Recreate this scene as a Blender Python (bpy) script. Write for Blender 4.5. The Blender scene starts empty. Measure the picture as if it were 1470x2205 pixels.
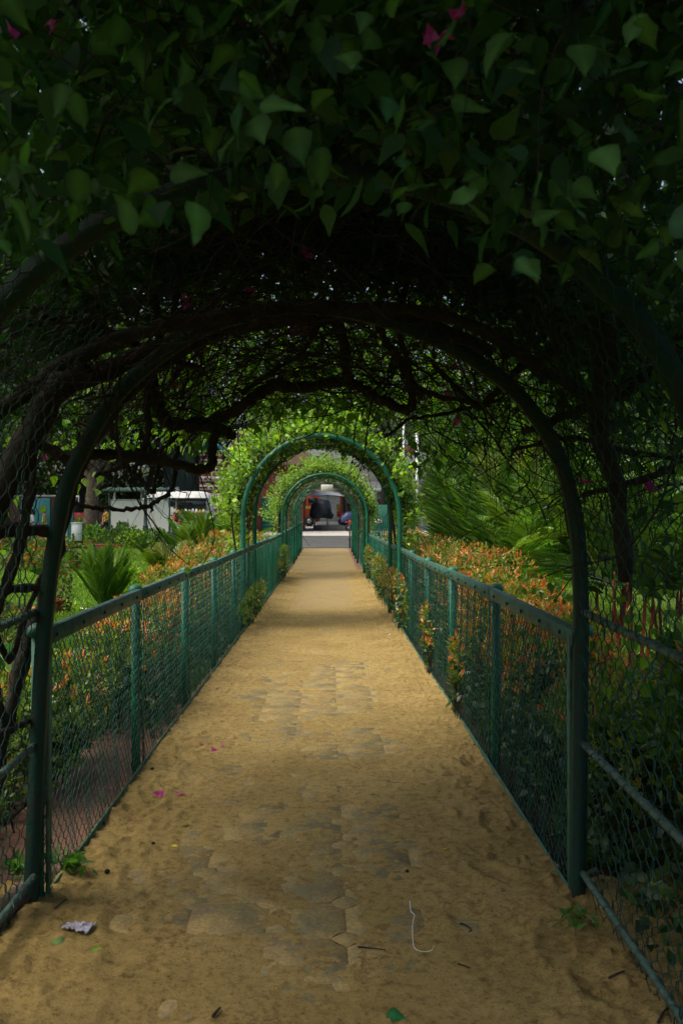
import bpy, math, random
import numpy as np
from mathutils import Matrix, Vector

R = math.radians
rng = np.random.RandomState(7)
random.seed(7)
scene = bpy.context.scene
COL = scene.collection

# ------------------------------------------------------------------ camera
F_PX = 1850.0
EYE = 1.55
cam_data = bpy.data.cameras.new('camera')
cam = bpy.data.objects.new('camera', cam_data)
COL.objects.link(cam)
cam.location = (0, 0, EYE)
cam.rotation_euler = (R(90 + 0.23), 0, R(-0.84))
cam_data.sensor_fit = 'VERTICAL'
cam_data.sensor_height = 36.0
cam_data.lens = F_PX / 2205 * 36.0
cam_data.clip_start = 0.05
cam_data.clip_end = 900
cam_data.dof.use_dof = True
cam_data.dof.focus_distance = 6.5
cam_data.dof.aperture_fstop = 7.0
scene.camera = cam

# ------------------------------------------------------------------ sky, sun, exposure
SUN_EL, SUN_AZ = 60.0, -106.0          # azimuth from +Y towards +X, degrees (veiled sun, high on the left and a little behind)
world = bpy.data.worlds.new('World')
scene.world = world
world.use_nodes = True
wn = world.node_tree
wn.nodes.clear()
sky = wn.nodes.new('ShaderNodeTexSky')
sky.sky_type = 'NISHITA'
sky.sun_disc = False
sky.sun_elevation = R(SUN_EL)
sky.sun_rotation = R(SUN_AZ)
sky.altitude = 0
sky.air_density = 1.0
sky.dust_density = 7.0
sky.ozone_density = 1.0
bg = wn.nodes.new('ShaderNodeBackground')
bg.inputs[1].default_value = 0.15
wo = wn.nodes.new('ShaderNodeOutputWorld')
wn.links.new(sky.outputs[0], bg.inputs[0])
wn.links.new(bg.outputs[0], wo.inputs[0])

sun_data = bpy.data.lights.new('sun', 'SUN')
sun_data.energy = 1.3
sun_data.angle = R(34)
sun_data.color = (1.0, 0.94, 0.82)
sun = bpy.data.objects.new('sun', sun_data)
COL.objects.link(sun)
sd = Vector((math.sin(R(SUN_AZ)) * math.cos(R(SUN_EL)), math.cos(R(SUN_AZ)) * math.cos(R(SUN_EL)), math.sin(R(SUN_EL))))
sun.rotation_euler = sd.to_track_quat('Z', 'Y').to_euler()
sun.location = (0, 0, 40)

vs = scene.view_settings
scene.display_settings.display_device = 'sRGB'
vs.view_transform = 'Standard'
vs.look = 'None'
vs.gamma = 1.0
vs.use_curve_mapping = False
vs.exposure = 0.66
scene.render.engine = 'CYCLES'
cy = scene.cycles
cy.max_bounces = 6
cy.diffuse_bounces = 4
cy.glossy_bounces = 2
cy.transmission_bounces = 4
cy.transparent_max_bounces = 8
cy.caustics_reflective = False
cy.caustics_refractive = False
cy.sample_clamp_indirect = 4.0
cy.use_denoising = True
try:
    cy.denoiser = 'OPENIMAGEDENOISE'
except Exception:
    pass


# ------------------------------------------------------------------ helpers
def gz(y):
    """height of the gently rising ground"""
    return 0.011 * max(0.0, y - 22.0)


def at(px, py, d):
    """a point of the place: d metres ahead, seen through pixel px,py of the 1470x2205 photograph"""
    return (float((px - 708) * d / F_PX), float(d), float(EYE - (py - 1110) * d / F_PX))


def tag(o, label=None, cat=None, group=None, kind=None):
    if label: o['label'] = label
    if cat: o['category'] = cat
    if group: o['group'] = group
    if kind: o['kind'] = kind
    return o


def empty(name, loc=(0, 0, 0), label=None, cat=None, group=None):
    o = bpy.data.objects.new(name, None)
    o.empty_display_size = 0.1
    o.location = loc
    COL.objects.link(o)
    return tag(o, label, cat, group)


class MB:
    """collects vertices and faces (tris and quads) for one mesh"""
    def __init__(s):
        s.v, s.f, s.c, s.n = [], [], [], 0

    def add(s, V, F, C=None):
        V = np.asarray(V, dtype=np.float32).reshape(-1, 3)
        F = np.asarray(F, dtype=np.int64)
        s.v.append(V)
        s.f.append(F + s.n)
        if C is None:
            C = np.ones((len(V), 4), np.float32)
        s.c.append(np.asarray(C, np.float32))
        s.n += len(V)
        return s

    def mesh(s, name, mat, smooth=False, origin=(0, 0, 0)):
        V = np.concatenate(s.v) - np.asarray(origin, np.float32)
        C = np.concatenate(s.c)
        loops = np.concatenate([f.ravel() for f in s.f]).astype(np.int32)
        tot = np.concatenate([np.full(len(f), f.shape[1], np.int32) for f in s.f])
        start = np.concatenate([[0], np.cumsum(tot)[:-1]]).astype(np.int32)
        me = bpy.data.meshes.new(name)
        me.vertices.add(len(V))
        me.vertices.foreach_set('co', V.astype(np.float32).ravel())
        me.loops.add(len(loops))
        me.loops.foreach_set('vertex_index', loops)
        me.polygons.add(len(tot))
        me.polygons.foreach_set('loop_start', start)
        me.polygons.foreach_set('loop_total', tot)
        if smooth:
            me.polygons.foreach_set('use_smooth', np.ones(len(tot), bool))
        a = me.color_attributes.new('col', 'FLOAT_COLOR', 'POINT')
        a.data.foreach_set('color', C.ravel())
        me.update(calc_edges=True)
        if mat: me.materials.append(mat)
        return me

    def build(s, name, mat, parent=None, smooth=False, origin=None, kind=None, label=None):
        """origin: world point that becomes the object's origin (vertices are given in world coordinates,
        or in the parent's coordinates when there is a parent)"""
        org = (0, 0, 0) if origin is None else origin
        o = bpy.data.objects.new(name, s.mesh(name, mat, smooth, org))
        o.location = org
        COL.objects.link(o)
        if parent: o.parent = parent
        if kind: o['kind'] = kind
        if label: o['label'] = label
        return o


def box(mb, c, s, rz=0.0, C=None):
    x, y, z = s[0] / 2, s[1] / 2, s[2] / 2
    V = np.array([[-x, -y, -z], [x, -y, -z], [x, y, -z], [-x, y, -z], [-x, -y, z], [x, -y, z], [x, y, z], [-x, y, z]], float)
    if rz:
        ca, sa = math.cos(rz), math.sin(rz)
        V = V @ np.array([[ca, sa, 0], [-sa, ca, 0], [0, 0, 1]])
    V = V + np.array(c)
    F = [[0, 3, 2, 1], [4, 5, 6, 7], [0, 1, 5, 4], [1, 2, 6, 5], [2, 3, 7, 6], [3, 0, 4, 7]]
    return mb.add(V, F, C)


def chamf(mb, c, s, b=0.01):
    """box with chamfered edges all round"""
    hx, hy, hz = s[0] / 2, s[1] / 2, s[2] / 2
    b = min(b, hx * .9, hy * .9, hz * .9)
    V, F = [], []
    idx = {}
    for sx in (-1, 1):
        for sy in (-1, 1):
            for sz in (-1, 1):
                for k in range(3):
                    p = [sx * (hx - (b if k != 0 else 0)), sy * (hy - (b if k != 1 else 0)), sz * (hz - (b if k != 2 else 0))]
                    idx[(sx, sy, sz, k)] = len(V)
                    V.append(p)
    T = []
    for k in range(3):
        for sg in (-1, 1):
            q = []
            for (u, v) in ((-1, -1), (1, -1), (1, 1), (-1, 1)):
                s3 = [0, 0, 0]; s3[k] = sg; s3[(k + 1) % 3] = u; s3[(k + 2) % 3] = v
                q.append(idx[(s3[0], s3[1], s3[2], k)])
            F.append(q if sg > 0 else q[::-1])
    for k in range(3):
        i, j = (k + 1) % 3, (k + 2) % 3
        for si in (-1, 1):
            for sj in (-1, 1):
                def I(sk, kk):
                    s3 = [0, 0, 0]; s3[k] = sk; s3[i] = si; s3[j] = sj
                    return idx[(s3[0], s3[1], s3[2], kk)]
                q = [I(-1, i), I(1, i), I(1, j), I(-1, j)]
                F.append(q if si * sj < 0 else q[::-1])
    for sx in (-1, 1):
        for sy in (-1, 1):
            for sz in (-1, 1):
                t = [idx[(sx, sy, sz, 0)], idx[(sx, sy, sz, 1)], idx[(sx, sy, sz, 2)]]
                T.append(t if sx * sy * sz > 0 else t[::-1])
    n0 = mb.n
    mb.add(np.array(V) + np.array(c), F)
    mb.f.append(np.array(T) + n0)
    return mb


def spline(P, n=6):
    """Catmull-Rom through the points"""
    P = np.asarray(P, float)
    if len(P) < 3:
        t = np.linspace(0, 1, n + 1)[:, None]
        return P[0] * (1 - t) + P[-1] * t
    Q = np.vstack([2 * P[0] - P[1], P, 2 * P[-1] - P[-2]])
    out = []
    for i in range(len(P) - 1):
        p0, p1, p2, p3 = Q[i], Q[i + 1], Q[i + 2], Q[i + 3]
        for t in np.arange(n) / n:
            out.append(.5 * ((2 * p1) + (-p0 + p2) * t + (2 * p0 - 5 * p1 + 4 * p2 - p3) * t * t + (-p0 + 3 * p1 - 3 * p2 + p3) * t ** 3))
    out.append(P[-1])
    return np.array(out)


def tube(mb, P, r, n=6, C=None, cap=True, wob=0.0):
    P = np.asarray(P, float)
    k = len(P)
    r = np.broadcast_to(np.asarray(r, float), (k,)).copy()
    T = np.gradient(P, axis=0)
    T /= np.linalg.norm(T, axis=1)[:, None] + 1e-9
    up = np.array([0, 0, 1.0]) if abs(T[0][2]) < .9 else np.array([0, 1.0, 0])
    N = np.zeros_like(P)
    u = np.cross(T[0], up); u /= np.linalg.norm(u)
    for i in range(k):
        u = u - T[i] * np.dot(u, T[i])
        u /= np.linalg.norm(u) + 1e-9
        N[i] = u
    B = np.cross(T, N)
    a = np.arange(n) * 2 * math.pi / n
    rr = r[:, None] * (1 + (wob * (rng.rand(k, n) - .5) if wob else 0))
    V = P[:, None, :] + rr[..., None] * (np.cos(a)[None, :, None] * N[:, None, :] + np.sin(a)[None, :, None] * B[:, None, :])
    V = V.reshape(-1, 3)
    i = np.arange(k - 1)[:, None] * n
    j = np.arange(n)[None, :]
    j2 = (j + 1) % n
    F = np.stack([i + j, i + j2, i + n + j2, i + n + j], -1).reshape(-1, 4)
    n0 = mb.n
    mb.add(V, F, None if C is None else np.tile(np.array(C, np.float32), (len(V), 1)))
    if cap:
        t = [[0, q + 1, q] for q in range(1, n - 1)]
        e = (k - 1) * n
        t += [[e, e + q, e + q + 1] for q in range(1, n - 1)]
        mb.f.append(np.array(t) + n0)
    return mb


def lathe(mb, prof, n=12, c=(0, 0, 0), axis='z', C=None):
    a = np.arange(n) * 2 * math.pi / n
    V = []
    for r, z in prof:
        for t in a:
            V.append((r * math.cos(t), r * math.sin(t), z))
    V = np.array(V)
    if axis == 'x': V = V[:, [2, 0, 1]]
    if axis == 'y': V = V[:, [1, 2, 0]]
    V = V + np.array(c)
    k = len(prof)
    F = []
    for i in range(k - 1):
        for j in range(n):
            F.append([i * n + j, i * n + (j + 1) % n, (i + 1) * n + (j + 1) % n, (i + 1) * n + j])
    n0 = mb.n
    mb.add(V, F, None if C is None else np.tile(np.array(C, np.float32), (len(V), 1)))
    t = [[0, q + 1, q] for q in range(1, n - 1)]
    e = (k - 1) * n
    t += [[e, e + q, e + q + 1] for q in range(1, n - 1)]
    mb.f.append(np.array(t) + n0)
    return mb


def rect_sweep(mb, P, w, d):
    """rectangular bar swept along P in the XZ plane; w measured across the path, d along Y"""
    P = np.asarray(P, float)
    T = np.gradient(P, axis=0)
    T[:, 1] = 0
    T /= np.linalg.norm(T, axis=1)[:, None]
    N = np.stack([T[:, 2], 0 * T[:, 0], -T[:, 0]], 1)
    Y = np.array([0, 1.0, 0])
    V = np.stack([P - N * w / 2 - Y * d / 2, P + N * w / 2 - Y * d / 2, P + N * w / 2 + Y * d / 2, P - N * w / 2 + Y * d / 2], 1)
    k = len(P)
    F = []
    for i in range(k - 1):
        for j in range(4):
            F.append([i * 4 + j, i * 4 + (j + 1) % 4, (i + 1) * 4 + (j + 1) % 4, (i + 1) * 4 + j])
    F.append([0, 3, 2, 1]); e = (k - 1) * 4; F.append([e, e + 1, e + 2, e + 3])
    return mb.add(V.reshape(-1, 3), F)


def unit(v):
    return v / (np.linalg.norm(v, axis=-1, keepdims=True) + 1e-9)


# leaf templates: x across, y along, z up
LEAF_V = np.array([[0, 0, 0], [-.25, .14, .03], [-.34, .38, .05], [-.16, .70, .0], [0, 1.05, -.14], [.16, .70, 0], [.34, .38, .05], [.25, .14, .03], [0, .3, -.03], [0, .62, -.05]])
LEAF_F = np.array([[0, 8, 1], [1, 8, 2], [2, 8, 9], [2, 9, 3], [3, 9, 4], [0, 7, 8], [7, 6, 8], [6, 9, 8], [6, 5, 9], [5, 4, 9]])
LITE_V = np.array([[0, 0, 0], [-.3, .38, .05], [0, 1, -.08], [.3, .38, .05]])
LITE_F = np.array([[0, 2, 1], [0, 3, 2]])
LANCE_V = np.array([[0, 0, 0], [-.15, .42, .03], [0, 1, -.05], [.15, .42, .03]])


def scatter(mb, tv, tf, P, A, N, S, C):
    P = np.asarray(P, float); n = len(P)
    A = unit(np.asarray(A, float))
    B = unit(np.cross(A, N))

    N2 = np.cross(B, A)
    S = np.broadcast_to(np.asarray(S, float), (n,))
    V = P[:, None, :] + S[:, None, None] * (tv[None, :, 0:1] * B[:, None, :] + tv[None, :, 1:2] * A[:, None, :] + tv[None, :, 2:3] * N2[:, None, :])
    F = (tf[None, :, :] + (np.arange(n) * len(tv))[:, None, None]).reshape(-1, 3)
    C = np.asarray(C, np.float32)
    if C.shape[1] == 3: C = np.concatenate([C, np.ones((n, 1), np.float32)], 1)
    C = np.repeat(C, len(tv), axis=0)
    return mb.add(V.reshape(-1, 3), F, C)


def rdir(n, zb=0.0, s=1.0):
    d = rng.normal(size=(n, 3)) * s
    d[:, 2] += zb
    return unit(d)


def pick_col(n, cols, w=None, j=.18):
    """n colours drawn from a palette, with jitter in brightness"""
    cols = np.array(cols, float)
    i = rng.choice(len(cols), n, p=None if w is None else np.array(w) / np.sum(w))
    k = 1 + (rng.rand(n, 1) - .5) * 2 * j
    return np.clip(cols[i] * k, 0, 1)


# value noise ------------------------------------------------------
_G = np.random.RandomState(3).rand(256, 256)


def vnoise(x, y):
    xi = np.floor(x).astype(int); yi = np.floor(y).astype(int)
    fx = x - xi; fy = y - yi
    fx = fx * fx * (3 - 2 * fx); fy = fy * fy * (3 - 2 * fy)
    a = _G[xi & 255, yi & 255]; b = _G[(xi + 1) & 255, yi & 255]
    c = _G[xi & 255, (yi + 1) & 255]; d = _G[(xi + 1) & 255, (yi + 1) & 255]
    return (a * (1 - fx) + b * fx) * (1 - fy) + (c * (1 - fx) + d * fx) * fy


def fbm(x, y, o=4):
    s = 0; a = .5; t = 0
    for k in range(o):
        s = s + a * vnoise(x * 2 ** k + 17 * k, y * 2 ** k + 5 * k); t += a; a *= .5
    return s / t


# ------------------------------------------------------------------ materials
def new_mat(name):
    m = bpy.data.materials.new(name)
    m.use_nodes = True
    nt = m.node_tree
    nt.nodes.clear()
    out = nt.nodes.new('ShaderNodeOutputMaterial')
    return m, nt, out


def N(nt, t, **kw):
    n = nt.nodes.new(t)
    for k, v in kw.items():
        setattr(n, k, v)
    return n


def ramp(nt, fac, stops):
    r = N(nt, 'ShaderNodeValToRGB')
    while len(r.color_ramp.elements) > 1:
        r.color_ramp.elements.remove(r.color_ramp.elements[0])
    r.color_ramp.elements[0].position = stops[0][0]
    r.color_ramp.elements[0].color = (*stops[0][1], 1)
    for p, c in stops[1:]:
        e = r.color_ramp.elements.new(p); e.color = (*c, 1)
    nt.links.new(fac, r.inputs[0])
    return r.outputs[0]


def noise(nt, vec, scale, detail=4, rough=.6):
    n = N(nt, 'ShaderNodeTexNoise')
    n.inputs['Scale'].default_value = scale
    n.inputs['Detail'].default_value = detail
    n.inputs['Roughness'].default_value = rough
    if vec is not None: nt.links.new(vec, n.inputs['Vector'])
    return n.outputs['Fac']


def objco(nt):
    return N(nt, 'ShaderNodeTexCoord').outputs['Object']


def geoco(nt):
    return N(nt, 'ShaderNodeNewGeometry').outputs['Position']


def bump(nt, h, strength, dist):
    b = N(nt, 'ShaderNodeBump')
    b.inputs['Strength'].default_value = strength
    b.inputs['Distance'].default_value = dist
    nt.links.new(h, b.inputs['Height'])
    return b.outputs[0]


def mixc(nt, fac, a, b, mode='MIX'):
    m = N(nt, 'ShaderNodeMix', data_type='RGBA', blend_type=mode)
    for s, v in ((0, fac), (6, a), (7, b)):
        if hasattr(v, 'links') or isinstance(v, bpy.types.NodeSocket): nt.links.new(v, m.inputs[s])
        elif s == 0: m.inputs[0].default_value = v
        else: m.inputs[s].default_value = (*v, 1)
    return m.outputs[2]


def leaf_mat(name, trans=.45, rough=.45, tcol=(1.5, 1.6, .6), spec=.45):
    m, nt, out = new_mat(name)
    at_ = N(nt, 'ShaderNodeAttribute', attribute_name='col')
    nz = noise(nt, geoco(nt), 25, 2)
    c = mixc(nt, 1.0, at_.outputs['Color'], ramp(nt, nz, [(.3, (.78, .8, .78)), (.7, (1.15, 1.12, 1.0))]), 'MULTIPLY')
    c = mixc(nt, ramp(nt, noise(nt, geoco(nt), 110, 3, .7), [(.64, (0, 0, 0)), (.70, (.55,) * 3)]), c, (.16, .14, .04)) if name == 'vine_leaf' else c
    p = N(nt, 'ShaderNodeBsdfPrincipled')
    nt.links.new(c, p.inputs['Base Color'])
    p.inputs['Roughness'].default_value = rough
    p.inputs['Specular IOR Level'].default_value = spec
    t = N(nt, 'ShaderNodeBsdfTranslucent')
    nt.links.new(mixc(nt, 1.0, c, tcol, 'MULTIPLY'), t.inputs[0])
    mx = N(nt, 'ShaderNodeMixShader')
    mx.inputs[0].default_value = trans
    nt.links.new(p.outputs[0], mx.inputs[1]); nt.links.new(t.outputs[0], mx.inputs[2])
    nt.links.new(mx.outputs[0], out.inputs[0])
    return m


def plain(name, col, rough=.6, metal=0.0, spec=.5, var=.15, scale=8.0, bmp=0.0, bscale=60.0, dark=None, coords='obj'):
    """painted or plain surface with a little wear: col varies by noise, optional second tone"""
    m, nt, out = new_mat(name)
    co = objco(nt) if coords == 'obj' else geoco(nt)
    p = N(nt, 'ShaderNodeBsdfPrincipled')
    nz = noise(nt, co, scale, 5)
    lo = tuple(c * (1 - var) for c in col) if dark is None else dark
    hi = tuple(min(1, c * (1 + var)) for c in col)
    nt.links.new(ramp(nt, nz, [(.35, lo), (.62, hi)]), p.inputs['Base Color'])
    p.inputs['Roughness'].default_value = rough
    p.inputs['Metallic'].default_value = metal
    p.inputs['Specular IOR Level'].default_value = spec
    if bmp:
        nt.links.new(bump(nt, noise(nt, co, bscale, 4), bmp, .01), p.inputs['Normal'])
    nt.links.new(p.outputs[0], out.inputs[0])
    return m


M = {}
M['vine'] = leaf_mat('vine_leaf', .38, .55, (1.6, 1.9, .6), .22)
M['fresh'] = leaf_mat('fresh_leaf', .45, .45, (1.6, 1.7, .5), .4)
M['hedge'] = leaf_mat('hedge_leaf', .35, .32, (1.5, 1.4, .6), .5)
M['palm'] = leaf_mat('palm_leaf', .22, .42, (1.5, 1.6, .5), .5)
M['tree'] = leaf_mat('tree_leaf', .35, .55, (1.5, 1.7, .5), .3)
M['grass'] = leaf_mat('grass_blade', .35, .55, (1.4, 1.5, .5), .25)
M['petal'] = leaf_mat('petal', .5, .6, (1.3, .9, 1.2), .2)
M['bark'] = plain('bark', (.028, .023, .018), .85, bmp=.8, bscale=45, scale=14, var=.4, spec=.2, coords='geo')
M['bark_pale'] = plain('pale_bark', (.10, .078, .055), .85, bmp=.8, bscale=35, scale=9, var=.4, spec=.2, coords='geo')
M['cane'] = plain('cane', (.14, .13, .05), .6, var=.35, scale=5, coords='geo')
M['red_cane'] = plain('red_cane', (.20, .032, .018), .5, var=.5, scale=5, coords='geo')
M['green_paint'] = plain('green_paint', (.002, .115, .058), .5, var=.25, scale=7, spec=.5, bmp=.25, bscale=120, coords='geo')
M['green_paint_worn'] = plain('worn_green_paint', (.04, .12, .08), .55, dark=(.022, .06, .04), scale=14, spec=.35, bmp=.3, bscale=80, coords='geo')
M['wire'] = plain('coated_wire', (.006, .14, .085), .42, var=.25, scale=10, coords='geo')
M['shaded_wire'] = plain('shaded_coated_wire', (.012, .075, .055), .55, var=.35, scale=10, spec=.3, coords='geo')  # same fence wire for the near bays, shade put into its colour
M['bolt'] = plain('bolt_steel', (.02, .045, .035), .5, metal=.3)
M['galv'] = plain('galvanised_pipe', (.055, .105, .08), .6, metal=.1, dark=(.018, .045, .034), scale=25, bmp=.4, bscale=60, coords='geo')


M['shaded_green'] = plain('shaded_green_paint', (.004, .030, .021), .6, var=.4, scale=16, spec=.2, dark=(.02, .03, .02), bmp=.5, bscale=70, coords='geo')  # hoop green with the tunnel's shade put into the colour
M['net_wire'] = plain('shaded_net_wire', (.01, .045, .035), .6, var=.4, scale=10, spec=.25, coords='geo')  # net colour darkened to take away the light its wires catch


def sand_mat():
    m, nt, out = new_mat('sand')
    g = geoco(nt)
    n1 = noise(nt, g, 1.6, 5)
    n2 = noise(nt, g, 22, 6, .7)
    n3 = noise(nt, g, 300, 3, .7)
    c = ramp(nt, n1, [(.3, (.27, .197, .070)), (.55, (.345, .253, .092)), (.75, (.39, .295, .115))])
    c = mixc(nt, 1.0, c, ramp(nt, n2, [(.32, (.50, .46, .40)), (.48, (.94, .93, .92)), (.7, (1.10, 1.10, 1.10))]), 'MULTIPLY')
    c = mixc(nt, 1.0, c, ramp(nt, n3, [(.3, (.78, .78, .78)), (.7, (1.1, 1.1, 1.1))]), 'MULTIPLY')
    c = mixc(nt, 1.0, c, ramp(nt, noise(nt, g, 75, 4, .8), [(.33, (.34, .31, .27)), (.44, (1, 1, 1))]), 'MULTIPLY')
    # damp, scuffed-up crumbs in patches
    mk_ = N(nt, 'ShaderNodeMath', operation='MULTIPLY')
    nt.links.new(ramp(nt, noise(nt, g, 2.6, 5, .7), [(.52, (0, 0, 0)), (.62, (1, 1, 1))]), mk_.inputs[0])
    nt.links.new(ramp(nt, noise(nt, g, 38, 5, .75), [(.50, (0, 0, 0)), (.58, (1, 1, 1))]), mk_.inputs[1])
    c = mixc(nt, mk_.outputs[0], c, (.17, .105, .045))
    p = N(nt, 'ShaderNodeBsdfPrincipled')
    nt.links.new(c, p.inputs['Base Color'])
    p.inputs['Roughness'].default_value = .95
    p.inputs['Specular IOR Level'].default_value = .1
    b1 = N(nt, 'ShaderNodeBump'); b1.inputs['Strength'].default_value = 1.0; b1.inputs['Distance'].default_value = .014
    nt.links.new(noise(nt, g, 30, 8, .75), b1.inputs['Height'])
    b2 = N(nt, 'ShaderNodeBump'); b2.inputs['Strength'].default_value = .5; b2.inputs['Distance'].default_value = .003
    nt.links.new(n3, b2.inputs['Height']); nt.links.new(b1.outputs[0], b2.inputs['Normal'])
    nt.links.new(b2.outputs[0], p.inputs['Normal'])
    nt.links.new(p.outputs[0], out.inputs[0])
    return m


def stone_mat(name, slabs=False):
    """grey paving with a dusting of sand"""
    m, nt, out = new_mat(name)
    g = geoco(nt)
    n1 = noise(nt, g, 2.2, 6, .62)
    n2 = noise(nt, g, 60, 5, .7)
    n3 = noise(nt, g, 1.1, 3)
    stone = ramp(nt, noise(nt, g, 3.0, 3), [(.35, (.105, .118, .078)), (.5, (.125, .125, .078)), (.65, (.145, .12, .085))])
    sandc = ramp(nt, n2, [(.3, (.27, .20, .08)), (.7, (.38, .28, .115))])
    if slabs:
        sx = N(nt, 'ShaderNodeSeparateXYZ'); nt.links.new(g, sx.inputs[0])
        mr = N(nt, 'ShaderNodeMapRange'); mr.inputs[1].default_value = 12; mr.inputs[2].default_value = 34
        mr.inputs[3].default_value = .0; mr.inputs[4].default_value = .16
        nt.links.new(sx.outputs[1], mr.inputs[0])
        ad = N(nt, 'ShaderNodeMath', operation='SUBTRACT'); nt.links.new(n1, ad.inputs[0]); nt.links.new(mr.outputs[0], ad.inputs[1])
        stone = ramp(nt, noise(nt, g, 3.0, 3), [(.35, (.22, .18, .10)), (.5, (.26, .205, .105)), (.65, (.28, .205, .105))])
        sandc = ramp(nt, n2, [(.3, (.24, .175, .07)), (.7, (.34, .25, .10))])
        fac = ramp(nt, ad.outputs[0], [(.36, (.1,) * 3), (.60, (.9,) * 3)])
    else:
        fac = ramp(nt, noise(nt, g, 5.5, 8, .72), [(.38, (.22,) * 3), (.60, (.92,) * 3)])
    c = mixc(nt, fac, stone, sandc)
    c = mixc(nt, 1.0, c, ramp(nt, n2, [(.3, (.75,) * 3), (.65, (1.08,) * 3)]), 'MULTIPLY')
    p = N(nt, 'ShaderNodeBsdfPrincipled')
    nt.links.new(c, p.inputs['Base Color'])
    p.inputs['Roughness'].default_value = 1.0
    p.inputs['Specular IOR Level'].default_value = .03
    nt.links.new(bump(nt, n2, .5, .004), p.inputs['Normal'])
    nt.links.new(p.outputs[0], out.inputs[0])
    return m


def brick_mat(name, c1, c2, mortar, scale, bw=.5, rh=.25, vertical=True):
    m, nt, out = new_mat(name)
    g = geoco(nt)
    sx = N(nt, 'ShaderNodeSeparateXYZ'); nt.links.new(g, sx.inputs[0])
    cx = N(nt, 'ShaderNodeCombineXYZ')
    if vertical:
        ad = N(nt, 'ShaderNodeMath', operation='ADD'); nt.links.new(sx.outputs[0], ad.inputs[0]); nt.links.new(sx.outputs[1], ad.inputs[1])
        nt.links.new(ad.outputs[0], cx.inputs[0]); nt.links.new(sx.outputs[2], cx.inputs[1])
    else:
        nt.links.new(sx.outputs[0], cx.inputs[0]); nt.links.new(sx.outputs[1], cx.inputs[1])
    b = N(nt, 'ShaderNodeTexBrick')
    b.inputs['Color1'].default_value = (*c1, 1); b.inputs['Color2'].default_value = (*c2, 1); b.inputs['Mortar'].default_value = (*mortar, 1)
    b.inputs['Scale'].default_value = scale
    b.inputs['Brick Width'].default_value = bw; b.inputs['Row Height'].default_value = rh
    b.inputs['Mortar Size'].default_value = .02
    nt.links.new(cx.outputs[0], b.inputs[0])
    c = mixc(nt, 1.0, b.outputs[0], ramp(nt, noise(nt, g, 1.5, 4), [(.3, (.7,) * 3), (.7, (1.15,) * 3)]), 'MULTIPLY')
    p = N(nt, 'ShaderNodeBsdfPrincipled')
    nt.links.new(c, p.inputs['Base Color'])
    p.inputs['Roughness'].default_value = .85
    nt.links.new(p.outputs[0], out.inputs[0])
    return m


def ground_mat():
    m, nt, out = new_mat('lawn_ground')
    g = geoco(nt)
    c = ramp(nt, noise(nt, g, 1.3, 5), [(.3, (.06, .10, .02)), (.55, (.10, .18, .026)), (.75, (.14, .22, .035))])
    c = mixc(nt, 1.0, c, ramp(nt, noise(nt, g, 40, 5, .75), [(.3, (.45, .5, .4)), (.65, (1.2, 1.2, 1.1))]), 'MULTIPLY')
    p = N(nt, 'ShaderNodeBsdfPrincipled')
    nt.links.new(c, p.inputs['Base Color'])
    p.inputs['Roughness'].default_value = .9
    p.inputs['Specular IOR Level'].default_value = .1
    nt.links.new(bump(nt, noise(nt, g, 50, 5, .8), .9, .05), p.inputs['Normal'])
    nt.links.new(p.outputs[0], out.inputs[0])
    return m


M['sand'] = sand_mat()
M['paver'] = stone_mat('paver_stone')
M['path'] = stone_mat('path_stone', True)
M['lawn'] = ground_mat()
M['soil'] = plain('soil', (.040, .030, .019), .95, var=.45, scale=9, bmp=.9, bscale=25, spec=.1, coords='geo')
M['asphalt'] = plain('asphalt', (.055, .057, .053), .85, var=.22, scale=1.2, bmp=.4, bscale=60, coords='geo')
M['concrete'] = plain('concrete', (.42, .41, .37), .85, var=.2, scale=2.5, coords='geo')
M['brick'] = brick_mat('red_brick', (.33, .085, .055), (.27, .07, .048), (.15, .09, .07), 4.5)
M['brick_dark'] = brick_mat('dark_brick', (.11, .045, .03), (.08, .035, .025), (.05, .035, .03), 4.5)
M['brick_floor'] = brick_mat('brick_edging', (.21, .095, .06), (.17, .075, .05), (.12, .08, .05), 5.0, vertical=False)
M['block'] = plain('pale_block', (.64, .52, .46), .85, var=.15, scale=3, coords='geo')
M['void'] = plain('dark_recess', (.02, .02, .018), .9)
M['teal'] = plain('teal_paint', (.03, .20, .20), .5, var=.2, scale=3, coords='geo')
M['green_door'] = plain('green_door', (.01, .13, .08), .5, var=.2, scale=3, coords='geo')
M['white'] = plain('white_paint', (.80, .80, .75), .45, var=.07, scale=2)
M['white_sheet'] = plain('white_sheet', (.80, .78, .70), .6, var=.06, scale=1.6, bmp=.25, bscale=2.5)
M['lampshade'] = plain('cream_glass', (.62, .60, .45), .35, var=.1)
M['post_dark'] = plain('dark_iron', (.03, .045, .05), .5, var=.4, scale=12, bmp=.3)
M['pole_white'] = plain('white_pole', (.55, .58, .55), .5, var=.15, scale=6)
M['glass'] = plain('dark_glass', (.012, .018, .018), .12, spec=.7)
M['rubber'] = plain('tyre_rubber', (.018, .018, .018), .8)
M['metal'] = plain('grey_metal', (.4, .4, .38), .4, metal=.6)
M['terracotta'] = plain('terracotta', (.30, .085, .045), .8, var=.25, scale=9)
M['wood'] = plain('orange_wood', (.33, .15, .035), .7, var=.3, scale=7)
M['brown_sign'] = brick_mat('brown_board', (.16, .075, .04), (.11, .05, .03), (.05, .03, .02), 14)
M['red'] = plain('red_paint', (.45, .03, .02), .45)
M['orange'] = plain('orange_red_paint', (.50, .075, .02), .45)
M['yellow'] = plain('yellow_paint', (.55, .38, .03), .5)
M['grey_wall'] = plain('grey_wall', (.30, .31, .30), .8, var=.15, scale=1)
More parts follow.
